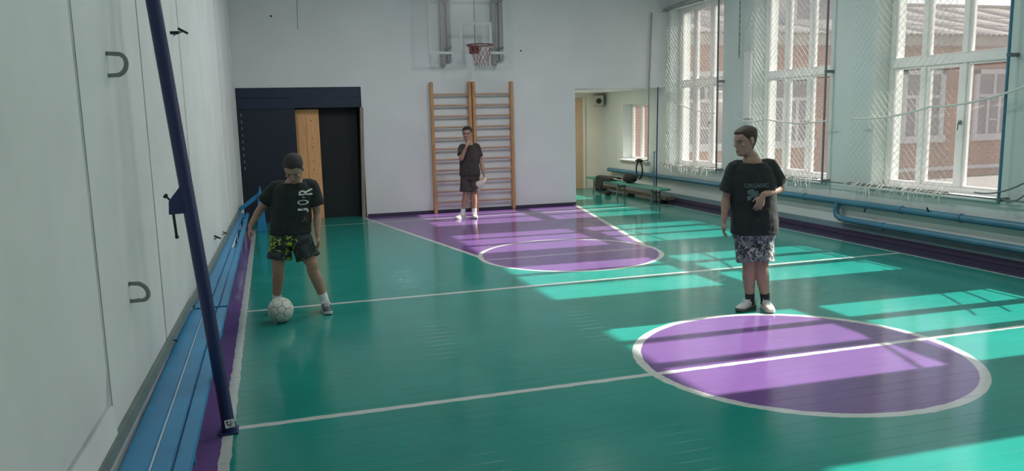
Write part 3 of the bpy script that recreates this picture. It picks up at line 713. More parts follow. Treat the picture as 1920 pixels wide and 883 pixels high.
def build_basketball():
    YBd = 13.93
    t = thing('basketball_hoop', (3.55, YB, 3.0), 'clear backboard with white lines, red rim and net, mounted high on the back wall', 'basketball hoop')
    x0, x1, z0, z1 = 2.80, 4.20, 2.90, 3.98
    MB().box(x0, x1, YBd-.006, YBd+.006, z0, z1).build('backboard', 'acrylic', t)
    e = .045; y0, y1 = YBd-.010, YBd-.005
    bl = MB(); bl.box(x0, x0+.03, y0, y1, z0, z1).box(x1-.03, x1, y0, y1, z0, z1).box(x0, x1, y0, y1, z1-.04, z1)
    bl.box(x0, 3.22, y0-.006, y1, z0-.005, z0+.04).box(3.83, x1, y0-.006, y1, z0-.005, z0+.04); bl.build('border_line', 'boardline', t, 'white border lines of the clear board')
    sq = MB(); sx0, sx1, sz0, sz1 = 3.355, 3.955, 3.0, 3.455
    sq.box(sx0, sx1, y0, y1, sz1-.05, sz1).box(sx0, sx0+.05, y0, y1, sz0, sz1-.05).box(sx1-.05, sx1, y0, y1, sz0, sz1-.05)
    sq.build('target_square', 'boardline', t, 'white target square above the rim')
    # two pairs of painted timber mounts
    for xa in (3.14, 3.255):
        MB().box(xa-.035, xa+.035, YB-.10, YB-.03, 2.70 if xa < 3.2 else 2.79, 4.6).build('mount_post', 'beam', t, bevel=.006)
    for xa in (4.12, 4.255):
        MB().box(xa-.04, xa+.04, YB-.10, YB-.03, 2.73 if xa < 4.2 else 2.81, 4.6).build('mount_post', 'beam', t, bevel=.006)
    for xa, z in ((3.14, 2.78), (3.255, 2.86), (4.12, 2.82), (4.255, 2.90), (3.14, 4.4), (3.255, 4.4), (4.12, 4.4), (4.255, 4.4)):
        MB().box(xa-.02, xa+.02, YB-.03, YB+.0, z-.03, z+.03).build('wall_block', 'beam', t)
    for xa in (3.20, 4.185):
        for z in (3.02, 3.85):
            MB().tube([(xa, YB-.06, z), (xa, YBd+.006, z)], .018, 8).build('stand_off', 'greymetal', t)
    MB().tube([(3.14, YB-.065, 2.75), (3.255, YB-.065, 2.83)], .012, 6).tube([(4.12, YB-.065, 2.76), (4.255, YB-.065, 2.85)], .012, 6).build('foot_brace', 'greymetal', t)
    MB().tube([(3.648, YBd+.03, 4.6), (3.648, YBd+.03, 3.02)], .011, 8).build('centre_rod', 'greymetal', t)
    # rim and net
    c = Vector((3.617, YBd-.40, 3.02)); rr = .225
    rim = MB().tube([c+Vector((rr*math.cos(a), rr*math.sin(a), 0)) for a in [2*math.pi*k/40 for k in range(40)]], .010, 8, closed=True).build('rim', 'rim', t, smooth=True)
    MB().box(c.x-.09, c.x+.09, YBd-.012, YBd-.004, 2.90, 3.05).box(c.x-.06, c.x+.06, YBd-.18, YBd-.01, 3.005, 3.02).build('rim_plate', 'rim', rim)
    MB().tube([(c.x-.10, c.y+.2, 3.01), (c.x-.05, YBd-.01, 2.89)], .007, 6).tube([(c.x+.10, c.y+.2, 3.01), (c.x+.05, YBd-.01, 2.89)], .007, 6).build('rim_brace', 'rim', rim)
    nt = MB(); N = 12; lv = [(0, .222), (.07, .19), (.14, .160), (.21, .135), (.28, .125), (.36, .12)]
    def npt(i, k):
        z, r = lv[k]; a = 2*math.pi*(i+.5*(k % 2))/N
        s = .03*wave((i*1.7, k*2.1, 0), 1.3)
        return c+Vector(((r+s)*math.cos(a)+.006*k, (r+s)*math.sin(a), -z+.02*wave((i, k, 4), 2.)*(k > 0)))
    for i in range(N):
        for k in range(len(lv)-1):
            for d in (0, 1):
                j = i+d if k % 2 else i-d
                if k >= 4 and (i*3+d) % 5 == 0: continue
                nt.tube([npt(i, k), npt(j, k+1)], .0036, 4, cap=False)
    nt.build('net', 'netred', t, 'frayed faded red net')
build_basketball()

def build_nets():
    def net(a, b, z0, z1, x, label, seed, frays):
        t = thing('window_net', (x, (a+b)/2, z0), label, 'net', None)
        s = .05; ni, nj = int((b-a)/s), int((z1-z0)/s); mb = MB()
        def P(i, j):
            y, z = a+i*s, z0+j*s
            w = wave((y, z, seed), 1.6); w2 = wave((y, z, seed+9), 4.)
            return Vector((x+.03*w, y+.012*w2+.02*w, z+.014*wave((z, y, seed), 3.)))
        rnd = random.Random(seed)
        for j in range(nj):
            for i in range(ni+1):
                if (i+j) % 2: continue
                for d in (1, -1):
                    if 0 <= i+d <= ni:
                        if rnd.random() < .03: continue
                        mb.tube([P(i, j), P(i+d, j+1)], .0023, 3, cap=False)
        mb.build('net_mesh', 'netwhite', t, 'white diamond cord mesh', kind='stuff')
        fr = MB()
        for k in range(frays):
            y = a+(b-a)*rnd.random(); L = rnd.choice((.05, .07, .09, .14, .17))*rnd.uniform(.7, 1.1)
            p = Vector((x+rnd.uniform(-.01, .01), y, z0+.03)); pts = [p]
            pts.append(p+Vector((rnd.uniform(-.07, -.05), rnd.uniform(-.01, .01), -.035)))
            for q in range(3): pts.append(pts[-1]+Vector((rnd.uniform(-.008, .008), rnd.uniform(-.010, .010), -L/3)))
            fr.tube(pts, .0048, 4)
        fr.build('loose_cord', 'netwhite', t, 'loose white cord ends hanging below the net', kind='stuff')
        MB().tube([(x, a-.02, z0+.02), (x-.005, (a+b)/2, z0+.012), (x, b+.02, z0+.02)], .008, 8).build('bottom_rope', 'rope', t)
        MB().tube([(x, a-.02, z1), (x, b+.02, z1)], .007, 8).build('top_rope', 'rope', t)
    XN = 7.62
    net(12.42, 14.42, .745, 3.76, XN, 'white cord net over the far window beside the back wall', 11, 70)
    net(9.62, 11.78, .745, 3.80, XN, 'white cord net over the middle window, behind the boy in the patterned shorts', 23, 45)
    net(7.30, 8.98, .745, 3.80, XN, 'white cord net over the left two lights of the nearest window', 37, 45)
    # steel posts and cables of the net system
    for y, lab in ((12.33, 'thin dark net post against the pier right of the far window'), (9.50, 'thin dark net post against the pier right of the middle window'), (6.60, 'thin blue-grey net post right of the nearest window')):
        t = thing('net_post', (7.64, y, .72), lab, 'post', None)
        MB().tube([(7.62, y, .70), (7.62, y, 4.2)], .016, 10).build('post_tube', 'bluepipe' if y < 7 else 'rope', t, smooth=True)
        for z in (.74, 2.3, 4.16): MB().box(7.61, XR, y-.02, y+.02, z-.02, z+.02).build('post_clamp', 'rope', t)
    o = MB().tube([(7.66, 14.40, .73), (7.66, 12.3, .735), (7.66, 9.5, .735), (7.66, 6.6, .74), (7.66, 3.9, .76), (7.66, 1, .76)], .009, 8).build('net_cable', 'rope', origin=(7.62, 8, .73))
    tag(o, 'dark steel cable stretched along the window sills', 'cable')
    def rope(pts, r, label, m='netwhite'):
        pp = [Vector(p) for p in pts]; out = []
        for i in range(len(pp)-1):
            for k in range(8):
                u = k/8; out.append(pp[i].lerp(pp[i+1], u)-Vector((0, 0, .05*4*u*(1-u))))
        out.append(pp[-1]); o = MB().tube(out, r, 6).build('net_rope', m, origin=pp[0]); tag(o, label, 'rope')
    rope([(7.58, 8.90, 1.64), (7.58, 7.58, 1.77), (7.58, 6.36, 1.955), (7.58, 4.0, 2.3)], .014, 'pale sagging rope rising to the right across the nearest window')
    rope([(7.58, 11.72, 1.66), (7.58, 10.8, 1.635), (7.58, 9.36, 1.61)], .012, 'pale slack rope across the middle window')
    rope([(7.58, 14.30, 2.10), (7.58, 14.0, 2.03), (7.58, 12.35, 1.74)], .009, 'pale slack rope across the far window')
    rope([(7.60, 6.9, .80), (7.60, 6.30, .945), (7.60, 5.0, 1.3)], .009, 'thin dark rope rising from the sill of the nearest window', 'rope')
    rope([(7.60, 6.55, .765), (7.60, 6.28, .82), (7.60, 5.0, 1.05)], .009, 'second thin dark rope rising from the foot of the near net post', 'rope')
    o = MB().tube([(7.685, 14.43, 3.80), (7.685, 14.2, 3.81), (7.685, 12.35, 3.88), (7.685, 9.5, 3.98), (7.685, 6.5, 4.1)], .03, 10).build('net_rail', 'beam', origin=(7.6, 10, 3.8)); tag(o, 'grey pole carrying the nets along the top of the windows', 'pole')
    # free blue steel post beside the alcove with a slender batten
    t = thing('post_pair', (7.37, 14.2, 0), 'pair of slender blue posts standing in front of the alcove end of the window net', 'post')
    MB().tube([(7.40, 14.2, 0), (7.43, 14.2, 2.28)], .013, 10).build('post_tube', 'polenavy', t, smooth=True)
    MB().tube([(7.365, 14.24, 0), (7.375, 14.24, 1.0)], .012, 10).tube([(7.375, 14.24, 1.0), (7.415, 14.205, 1.0)], .009, 8).build('post_tube', 'bluepipe', t, smooth=True)
    MB().box(7.36, 7.44, 14.16, 14.24, 0, .01).build('foot_plate', 'polenavy', t)
    o = MB().tube([(7.40, 14.42, 3.74), (7.345, 14.42, 2.3), (7.33, 14.42, .74)], [.013, .015, .016], 8).build('net_batten', 'beam', origin=(7.35, 14.42, .72)); tag(o, 'thin grey batten hanging at the left edge of the window nets', 'batten')
    t = thing('hanging_chain', (7.62, 11.55, 2.7), 'dark chain hanging on the pier left of the middle window', 'chain')
    for k in range(34):
        z = 3.80-k*.034; c = Vector((7.66, 11.74, z)); u = Vector((1, 0, 0)) if k % 2 else Vector((0, 1, 0))
        MB().tube([c+u*.012*math.cos(a)+Vector((0, 0, .023))*math.sin(a) for a in [2*math.pi*q/10 for q in range(10)]], .004, 4, closed=True).build('chain_link', 'darkmetal', t)
build_nets()

def build_pipes():
    def pipe(name, pts, r, label):
        t = thing(name, Vector(pts[-1]), label, 'pipe', None)
        MB().tube(pts, r, 16).build('pipe_run', 'bluepipe', t, smooth=True)
        return t
    t = pipe('heating_pipe', [(7.655, 17.1, .475), (7.655, 12, .475), (7.655, 6, .475), (7.655, YN+.1, .475)], .045, 'upper blue heating pipe running along the right wall under the windows')
    for y in (14.9, 12.2, 9.9, 8.0, 7.1, 5.2, 3.0, .5):
        MB().tube([(7.655+.047*math.cos(a), y, .475+.047*math.sin(a)) for a in [2*math.pi*k/16 for k in range(16)]], .008, 6, closed=True).box(7.69, XR, y-.012, y+.012, .455, .48).build('pipe_clamp', 'bluepipe', t)
    for y, dz in ((7.55, .055), (8.6, -.055)):
        MB().tube([(7.62, y, .475+dz*.6), (7.60, y, .475+dz*1.35)], .010, 6).tube([(7.58, y-.02, .475+dz*1.4), (7.615, y+.02, .475+dz*1.4)], .010, 6).build('bleed_valve', 'darkmetal', t)
    arc = [(7.655, 9.02-.0, .235)]
    pts = [(7.645, 9.16, .445), (7.64, 9.19, .40), (7.635, 9.20, .34), (7.635, 9.18, .28), (7.64, 9.12, .245), (7.65, 9.0, .235), (7.655, 8.5, .23), (7.655, 6, .225), (7.655, YN+.1, .22)]
    t = pipe('heating_pipe', pts, .042, 'lower blue heating pipe on the right wall, bending up to the pipe above')
    t['group'] = 'blue heating pipes'; 
    for y in (8.3, 5.6, 3.2, .6):
        MB().tube([(7.655+.044*math.cos(a), y, .228+.044*math.sin(a)) for a in [2*math.pi*k/16 for k in range(16)]], .008, 6, closed=True).box(7.69, XR, y-.012, y+.012, .21, .24).build('pipe_clamp', 'bluepipe', t)
    # ring and rag on the pipe
    t = thing('hanging_ring', (7.55, 15.2, .56), 'black rubber ring hanging from a cloth-wrapped bracket below the small window', 'ring')
    MB().tube([(7.52, 15.2+.145*math.cos(a), .575+.185*math.sin(a)) for a in [2*math.pi*k/32 for k in range(32)]], .018, 8, closed=True).build('ring', 'rubber', t, smooth=True)
    MB().tube([(7.74, 15.2, .77), (7.50, 15.2, .77)], .012, 8).build('bracket_arm', 'darkmetal', t)
    r = MB(); r.ell((7.52, 15.2, .775), (.06, 0, 0), (0, .15, 0), (0, 0, .035), 14, 8)
    o = r.build('rag', 'blackcloth', t, 'dark rag over the bracket', smooth=True)
    for v in o.data.vertices: v.co += Vector((.02*wave(v.co, 14, 2), .02*wave(v.co, 11, 5), .02*wave(v.co, 12, 8)))
build_pipes()

def build_alcove_things():
    t = thing('alcove_bench', (7.26, 15.4, 0), 'green painted bench in the alcove with dark clothes lying on it', 'bench')
    x0, x1 = 7.09, 7.33
    MB().box(x0, x1, 13.45, 17.15, .285, .325).build('bench_seat', 'bench', t, bevel=.008)
    for y in (13.85, 15.45, 16.75):
        for x in (x0+.035, x1-.035):
            MB().tube([(x, y, .285), (x+.004, y, .15), (x-.006, y+.03, 0)], [.02, .018, .022], 8).build('leg', 'rope', t, smooth=True)
        MB().box(x0+.03, x1-.03, y-.015, y+.015, .20, .235).build('crosspiece', 'rope', t)
    t = thing('floor_beam', (7.53, 15.6, 0), 'long low brown wooden beam on the floor behind the green bench', 'beam')
    MB().box(7.46, 7.66, 13.9, 17.5, .045, .115).build('beam_plank', 'brown', t, bevel=.006)
    for y in (14.2, 15.7, 17.2): MB().box(7.48, 7.64, y-.04, y+.04, 0, .045).build('beam_foot', 'brown', t)
    # soft dark things
    def lump(name, c, ax, ay, az, label, cat, seed, amp=.02, m='blackcloth'):
        mb = MB().ell(c, (ax, 0, 0), (0, ay, 0), (0, 0, az), 24, 16); o = mb.build(name, m, origin=(c[0], c[1], c[2]-az), smooth=True)
        zb = None
        for v in o.data.vertices:
            v.co += Vector((wave(v.co, 9, seed), wave(v.co, 9, seed+3), .6*wave(v.co, 9, seed+6)))*amp
            if v.co.z < .004: v.co.z = .004
        tag(o, label, cat); return o
    lump('backpack', (7.21, 15.02, .325+.099), .12, .24, .095, 'bulging black backpack lying on the green bench, right of the jacket', 'bag', 3, .03)
    t = thing('jacket', (7.2, 16.0, .33), 'black jacket draped over the green bench and hanging down in front', 'jacket')
    # draped sheet: over seat then down the front edge
    prof = [(7.32, .345), (7.26, .375), (7.18, .385), (7.10, .37), (7.065, .335), (7.06, .27), (7.06, .20), (7.05, .13), (7.06, .05)]
    vs = []; fs = []; n = 18
    for i, (x, z) in enumerate(prof):
        for k in range(n+1):
            y = 15.62+.92*k/n
            drop = 1 if y > 16.22 else max(.0, 1-(16.22-y)/.25)
            zz = z
            if z < .32: zz = .325-(.325-z)*drop
            y2 = y if i < 5 else 16.3+(y-16.3)*.8
            vs.append((x+.012*wave((x, y, zz), 8, 2), y2, zz+(.02*wave((x, y, z), 7, 1)+.02 if z > .32 else 0)))
    for i in range(len(prof)-1):
        for k in range(n): a = i*(n+1)+k; fs.append((a, a+1, a+n+2, a+n+1))
    o = MB().raw(vs, fs).build('cloth', 'blackcloth', t, smooth=True)
    md = o.modifiers.new('thickness', 'SOLIDIFY'); md.thickness = .014
    lump('cap', (7.06, 15.82, .06), .07, .12, .06, 'small black cap on the floor under the green bench', 'cap', 8, .012)
    # speaker on the end wall
    t = thing('wall_speaker', (7.58, YA, 2.11), 'small cream loudspeaker with a round dark cone high in the alcove corner', 'loudspeaker')
    c = Vector((7.575, 17.47, 2.105)); f = Vector((-.38, -.925, -.10)).normalized(); rt = Vector((.925, -.38, 0)).normalized(); up = rt.cross(f)
    MB().obox(c, rt*.115, f*.07, up*.125).build('speaker_case', 'speaker', t, bevel=.012)
    MB().obox(c+rt*.118, rt*.004, f*.07, up*.12).obox(c+up*.127, rt*.11, f*.07, up*.004).build('speaker_edge', 'rope', t)
    MB().tube([c+f*.070+up*.01, c+f*.078+up*.01], .062, 24).build('speaker_cone', 'rubber', t, smooth=True)
    MB().tube([c+f*.079+up*.01+(rt*math.cos(a)+up*math.sin(a))*.066 for a in [2*math.pi*k/28 for k in range(28)]], .006, 6, closed=True).build('cone_ring', 'greymetal', t, smooth=True)
    MB().tube([c-f*.06, Vector((7.70, YA+.01, 2.12))], .012, 8).build('speaker_arm', 'darkmetal', t)
build_alcove_things()

# ================================================================== BALL
def build_ball():
    Rb = .113; C = Vector((-.008, 7.11, Rb+.001))
    t = thing('football', (C.x, C.y, 0), 'white football with dark seams at the feet of the boy on the left', 'ball')
    MB().ell(C, (Rb*.965, 0, 0), (0, Rb*.965, 0), (0, 0, Rb*.965), 32, 20).build('bladder', 'ballseam', t, 'dark seams between the panels', smooth=True)
    bm = bmesh.new(); bmesh.ops.create_icosphere(bm, subdivisions=1, radius=1)
    bmesh.ops.bevel(bm, geom=list(bm.verts), offset=33.33, offset_type='PERCENT', segments=1, affect='VERTICES', profile=.5)
    rot = Matrix.Rotation(.5, 3, 'X') @ Matrix.Rotation(.9, 3, 'Z') @ Matrix.Rotation(.3, 3, 'Y')
    for f in bm.faces:
        pts = [(rot @ v.co).normalized() for v in f.verts]; c = sum(pts, Vector()).normalized()
        ring = []
        for i in range(len(pts)):
            a, b = pts[i], pts[(i+1) % len(pts)]
            for k in range(3): ring.append(a.lerp(b, k/3))
        m = len(ring); vs = []; fs = []
        for s, h in ((.955, .966), (.93, .992), (.80, 1.0), (.4, 1.002)):
            for p in ring: vs.append(C+(c+(p-c)*s).normalized()*Rb*h)
        vs.append(C+c*Rb*1.002)
        for j in range(3):
            for k in range(m): fs.append((j*m+k, j*m+(k+1) % m, (j+1)*m+(k+1) % m, (j+1)*m+k))
        for k in range(m): fs.append((3*m+k, 3*m+(k+1) % m, 4*m))
        MB().raw(vs, fs).build('ball_panel', 'ballpanel', t, smooth=True)
    bm.free()
build_ball()

# ================================================================== PEOPLE
def remesh(mb, voxel, name, m, parent, label=None, smooth_it=4, disp=0., dscale=.12, sm=.5):
    me = mb.mesh('tmp'); tmp = bpy.data.objects.new('tmp', me); COL.objects.link(tmp)
    r = tmp.modifiers.new('r', 'REMESH'); r.mode = 'VOXEL'; r.voxel_size = voxel; r.use_smooth_shade = True
    s = tmp.modifiers.new('s', 'SMOOTH'); s.factor = sm; s.iterations = smooth_it
    if disp:
        tx = bpy.data.textures.new('folds', 'CLOUDS'); tx.noise_scale = dscale; tx.noise_depth = 2
        d = tmp.modifiers.new('d', 'DISPLACE'); d.texture = tx; d.strength = disp; d.mid_level = .5; d.texture_coords = 'LOCAL'
    dg = bpy.context.evaluated_depsgraph_get(); dg.update()
    me2 = bpy.data.meshes.new_from_object(tmp.evaluated_get(dg)); bpy.data.objects.remove(tmp)
    me2.transform(Matrix.Translation(-root_loc(parent))); me2.name = name
    me2.materials.clear()
    return link(name, me2, m, parent, label, smooth=True)

def lerp_sec(pts, z):
    for i in range(len(pts)-1):
        a, b = pts[i], pts[i+1]
        if z <= b.z or i == len(pts)-2:
            t = (z-a.z)/(b.z-a.z); return a.lerp(b, t)

def limb(mb, pts, rs, n=14, sub=4, endcap=True):
    """smooth tapered limb through joints"""
    pts = [Vector(p) for p in pts]; out = []; ro = []
    for i in range(len(pts)-1):
        p0, p1, p2, p3 = pts[max(i-1, 0)], pts[i], pts[i+1], pts[min(i+2, len(pts)-1)]
        for k in range(sub):
            t = k/sub; lin = p1.lerp(p2, t)
            cr = .5*((2*p1)+(p2-p0)*t+(2*p0-5*p1+4*p2-p3)*t*t+(-p0+3*p1-3*p2+p3)*t**3)
            out.append(lin.lerp(cr, .5)); ro.append(rs[i]+(rs[i+1]-rs[i])*t)
    out.append(pts[-1]); ro.append(rs[-1])
    mb.tube(out, ro, n)
    mb.ell(out[0], (ro[0]*.97, 0, 0), (0, ro[0]*.97, 0), (0, 0, ro[0]*.97), 12, 8)
    if endcap: mb.ell(out[-1], (ro[-1]*.97, 0, 0), (0, ro[-1]*.97, 0), (0, 0, ro[-1]*.97), 12, 8)

def hand(mb, w, d, n, side, L=.165, curl=.35, thumb_in=.3):
    """w wrist, d towards the fingertips, n out of the palm, side: direction of the thumb"""
    w, d, n, s = Vector(w), Vector(d).normalized(), Vector(n), Vector(side)
    n = (n-d*n.dot(d)).normalized(); s = (s-d*s.dot(d)-n*s.dot(n)).normalized(); k = L/.165
    mb.loft([(w-d*.02*k, s*.024*k, n*.019*k), (w+d*.012*k, s*.027*k, n*.017*k), (w+d*.045*k, s*.037*k, n*.016*k), (w+d*.075*k, s*.039*k, n*.0135*k), (w+d*.088*k, s*.036*k, n*.010*k)], 16, 2.6)
    for off, ln, r, cu in ((.0285, .062, .0074, .8), (.0098, .071, .0076, 1.), (-.0092, .066, .0073, 1.1), (-.0275, .052, .0066, 1.25)):
        p = w+d*(.078-.10*abs(off-.005)**1*.9)*k+s*off*k; a = 0; pts = [p-d*.012*k, p]; dd = (d+s*off*3.2).normalized()
        for q, fr in enumerate((.45, .31, .24)):
            a += curl*cu*(.6 if q == 0 else .8)
            pts.append(pts[-1]+(dd*math.cos(a)+n*math.sin(a))*ln*fr*k)
        mb.tube(pts, [r*k, r*k*1.04, r*k, r*k*.93, r*k*.72], 8)
        mb.ell(pts[-1], (r*.72*k, 0, 0), (0, r*.72*k, 0), (0, 0, r*.72*k), 8, 6)
    p = w+d*.022*k+s*.026*k+n*.004*k; t1 = (d*.72+s*.62+n*thumb_in).normalized(); t2 = (d*.9+s*.30+n*(thumb_in+.15)).normalized()
    pts = [p-s*.012*k, p+t1*.016*k, p+t1*.038*k, p+t1*.038*k+t2*.026*k]
    mb.tube(pts, [.0125*k, .0115*k, .0092*k, .0068*k], 8); mb.ell(pts[-1], (.0068*k, 0, 0), (0, .0068*k, 0), (0, 0, .0068*k), 8, 6)

HEAD = [(0.0, .34, .02, .11), (.05, .40, -.04, .19), (.12, .415, -.14, .25), (.22, .40, -.24, .29), (.33, .395, -.33, .315), (.45, .385, -.40, .33), (.52, .37, -.43, .337),
        (.60, .41, -.455, .345), (.72, .40, -.47, .35), (.82, .345, -.45, .332), (.90, .25, -.385, .28), (.96, .13, -.27, .195), (1.0, .0, -.13, .07)]
def hsec(z):
    for i in range(len(HEAD)-1):
        a, b = HEAD[i], HEAD[i+1]
        if z <= b[0]: t = (z-a[0])/(b[0]-a[0]); return [a[j]+(b[j]-a[j])*t for j in range(1, 4)]
    return HEAD[-1][1:]
class Head:
    def __init__(s, base, hf, hu, H=.232):
        s.H = H; s.u = Vector(hu).normalized(); f = Vector(hf); s.f = (f-s.u*f.dot(s.u)).normalized(); s.r = s.f.cross(s.u).normalized(); s.b = Vector(base)
    def P(s, x, y, z): return s.b+(s.r*x+s.f*y+s.u*z)*s.H
    def skin(s, mb):
        H = s.H
        mb.loft([(s.P(0, (F+B)/2, z), s.r*w*H, s.f*(F-B)/2*H) for z, F, B, w in HEAD], 28, 2.15)
        mb.loft([(s.P(0, .385, .57), s.r*.030*H, s.f*.03*H), (s.P(0, .415, .48), s.r*.036*H, s.f*.05*H), (s.P(0, .455, .40), s.r*.055*H, s.f*.062*H), (s.P(0, .455, .365), s.r*.07*H, s.f*.06*H), (s.P(0, .41, .335), s.r*.05*H, s.f*.03*H)], 12)
        mb.ell(s.P(0, .385, .605), s.r*.20*H, s.f*.045*H, s.u*.035*H)
        mb.ell(s.P(0, .385, .225), s.r*.10*H, s.f*.045*H, s.u*.045*H)
        mb.ell(s.P(0, .375, .07), s.r*.10*H, s.f*.05*H, s.u*.06*H)
        for k in (1, -1):
            mb.ell(s.P(.20*k, .32, .40), s.r*.075*H, s.f*.06*H, s.u*.07*H)
            c = s.P(.350*k, -.03, .475)
            mb.ell(c, (s.r*k*.6+s.f*-.8).normalized()*.035*H, (s.f*.9+s.r*k*.35)*.078*H, s.u*.135*H)
    def features(s, body, hairm):
        H = s.H
        for k in (1, -1):
            e = MB().ell(s.P(.155*k, .352, .505), s.r*.050*H, s.f*.036*H, s.u*.020*H).build('eye', 'eye', body, smooth=True)
            MB().ell(s.P(.155*k, .374, .503), s.r*.021*H, s.f*.018*H, s.u*.019*H).build('iris', 'iris', body, smooth=True)
            MB().tube([s.P(.065*k, .415, .585), s.P(.15*k, .405, .612), s.P(.245*k, .345, .590)], [.012*H, .014*H, .007*H], 6).build('eyebrow', hairm, body, smooth=True)
        MB().ell(s.P(0, .420, .232), s.r*.105*H, s.f*.020*H, s.u*.020*H).ell(s.P(0, .418, .198), s.r*.085*H, s.f*.022*H, s.u*.022*H).build('lips', 'lip', body, smooth=True)
    def hair(s, parent, m, top=.10, quiff=.0, side=.045):
        n, L = 56, 40; vs = []; fs = []; H = s.H
        for j in range(L+1):
            z = -.02+1.02*j/L
            F, B, w = hsec(max(z, 0))
            for k in range(n):
                a = 2*math.pi*k/n; ph = abs((a+math.pi) % (2*math.pi)-math.pi)*180/math.pi     # 0 = face
                hl = .80 if ph < 38 else (.80-(ph-38)/30*.22 if ph < 68 else (.58-(ph-68)/10*.20 if ph < 78 else (.62 if ph < 97 else (.62-(ph-97)/14*.42 if ph < 111 else .16))))
                d = (z-hl)/.035; g = max(0, min(1, d*.5+.5))
                tk = side+(top-side)*max(0, min(1, (z-.62)/.25))
                tk += quiff*max(0, math.cos(a))**2*max(0, min(1, (z-.76)/.1))*max(0, min(1, (1.02-z)/.12))
                kk = .86*(1-g)+(1+tk+.012*wave((a*3, z*9, 1), 3.))*g
                up = top*.55*g*max(0, (z-.75)/.25)
                x = math.sin(a)*w*kk; y = (F+B)/2+math.cos(a)*(F-B)/2*kk
                vs.append(s.P(x, y, z+up))
        for j in range(L):
            for k in range(n): fs.append((j*n+k, j*n+(k+1) % n, (j+1)*n+(k+1) % n, (j+1)*n+k))
        fs.append(tuple(reversed(range(n)))); fs.append(tuple(L*n+k for k in range(n)))
        return MB().raw(vs, fs).build('hair', m, parent, smooth=True)

def shoe(parent, heel, d, L, upper, sole, lace, label=None):
    d = Vector((d[0], d[1], 0)).normalized(); s = Vector((-d.y, d.x, 0)); up = Vector((0, 0, 1)); h = Vector((heel[0], heel[1], 0)); k = L/.26
    so = MB(); ol = [(0, .020), (.04, .030), (.15, .035), (.35, .035), (.55, .041), (.72, .045), (.88, .038), (.97, .022), (1., .010)]
    vs = []; fs = []
    for z, g in ((.0, .96), (.010, 1.04), (.026, 1.02)):
        ring = [h+d*t*L+s*w*k*g for t, w in ol]+[h+d*t*L-s*w*k*g for t, w in reversed(ol)]
        vs += [p+up*(z+(.012*max(0, (((p-h).dot(d)/L)-.8)/.2) if True else 0)) for p in ring]
    n = len(ol)*2
    for j in range(2):
        for i in range(n): fs.append((j*n+i, j*n+(i+1) % n, (j+1)*n+(i+1) % n, (j+1)*n+i))
    for j in range(len(ol)-1):
        fs.append((j, j+1, n-2-j, n-1-j)); fs.append((2*n+j, 2*n+n-1-j, 2*n+n-2-j, 2*n+j+1))
    o = MB(); secs = []
    for t, w, ht in ((.015, .018, .060), (.05, .028, .088), (.14, .033, .098), (.24, .034, .100), (.36, .036, .092), (.48, .039, .080), (.60, .042, .066), (.74, .043, .055), (.87, .037, .046), (.95, .026, .036), (.99, .012, .026)):
        z0 = .016; c = h+d*t*L+up*((z0+ht)/2)
        secs.append((c, s*w*k, up*((ht-z0)/2)))
    o.loft(secs, 18, 2.7)
    sh = o.build('shoe', upper, parent, label, smooth=True)
    MB().raw(vs, fs).build('sole', sole, sh, smooth=True)
    lc = MB()
    for t, ht in ((.36, .094), (.43, .087), (.50, .080), (.57, .072), (.64, .064)):
        p = h+d*t*L+up*(ht+.002)
        lc.tube([p-s*.024*k-up*.010, p-s*.012*k, p+s*.012*k, p+s*.024*k-up*.010], .0042, 5)
    p = h+d*.34*L+up*.102; lc.tube([p, p+s*.03+d*.02-up*.004, p+s*.035+d*.045-up*.02], .0035, 5).tube([p, p-s*.03+d*.02-up*.004, p-s*.035+d*.04-up*.02], .0035, 5)
    lc.build('laces', lace, sh)
    return sh

def print_on(shirt, text, c, rt, up, fdir, w, h, m, name='print', parent=None, curve=0.):
    """flat lettering laid on the cloth: c centre, rt reading direction, up letter top, fdir out of the chest"""
    if isinstance(text, str):
        cu = bpy.data.curves.new('txt', 'FONT'); cu.body = text; cu.align_x = 'CENTER'; cu.offset = .012; cu.resolution_u = 3
        ob = bpy.data.objects.new('txt', cu); COL.objects.link(ob)
        dg = bpy.context.evaluated_depsgraph_get(); dg.update(); me = bpy.data.meshes.new_from_object(ob.evaluated_get(dg)); bpy.data.objects.remove(ob)
    else:
        me = bpy.data.meshes.new('shape'); me.from_pydata([(x, y, 0) for x, y in text[0]], [], text[1])
    bm = bmesh.new(); bm.from_mesh(me)
    bmesh.ops.triangulate(bm, faces=bm.faces)
    for _ in range(2): bmesh.ops.subdivide_edges(bm, edges=[e for e in bm.edges if e.calc_length() > .12], cuts=1)
    xs = [v.co.x for v in bm.verts]; ys = [v.co.y for v in bm.verts]; x0, x1, y0, y1 = min(xs), max(xs), min(ys), max(ys)
    c, rt, up, fd = Vector(c), Vector(rt).normalized(), Vector(up).normalized(), Vector(fdir).normalized(); o = root_loc(shirt)
    bt = BVHTree.FromPolygons([v.co+o for v in shirt.data.vertices], [p.vertices[:] for p in shirt.data.polygons])
    for v in bm.verts:
        u = (v.co.x-x0)/(x1-x0)-.5; q = (v.co.y-y0)/(y1-y0)-.5
        p = c+rt*u*w+up*(q*h-curve*(u*2)**2)
        hit = bt.ray_cast(p+fd*.5, -fd)
        v.co = ((hit[0] if hit[0] else p)+fd*.0025)-o
    bmesh.ops.triangulate(bm, faces=bm.faces)
    bm.to_mesh(me); bm.free()
    return link(name, me, m, shirt)

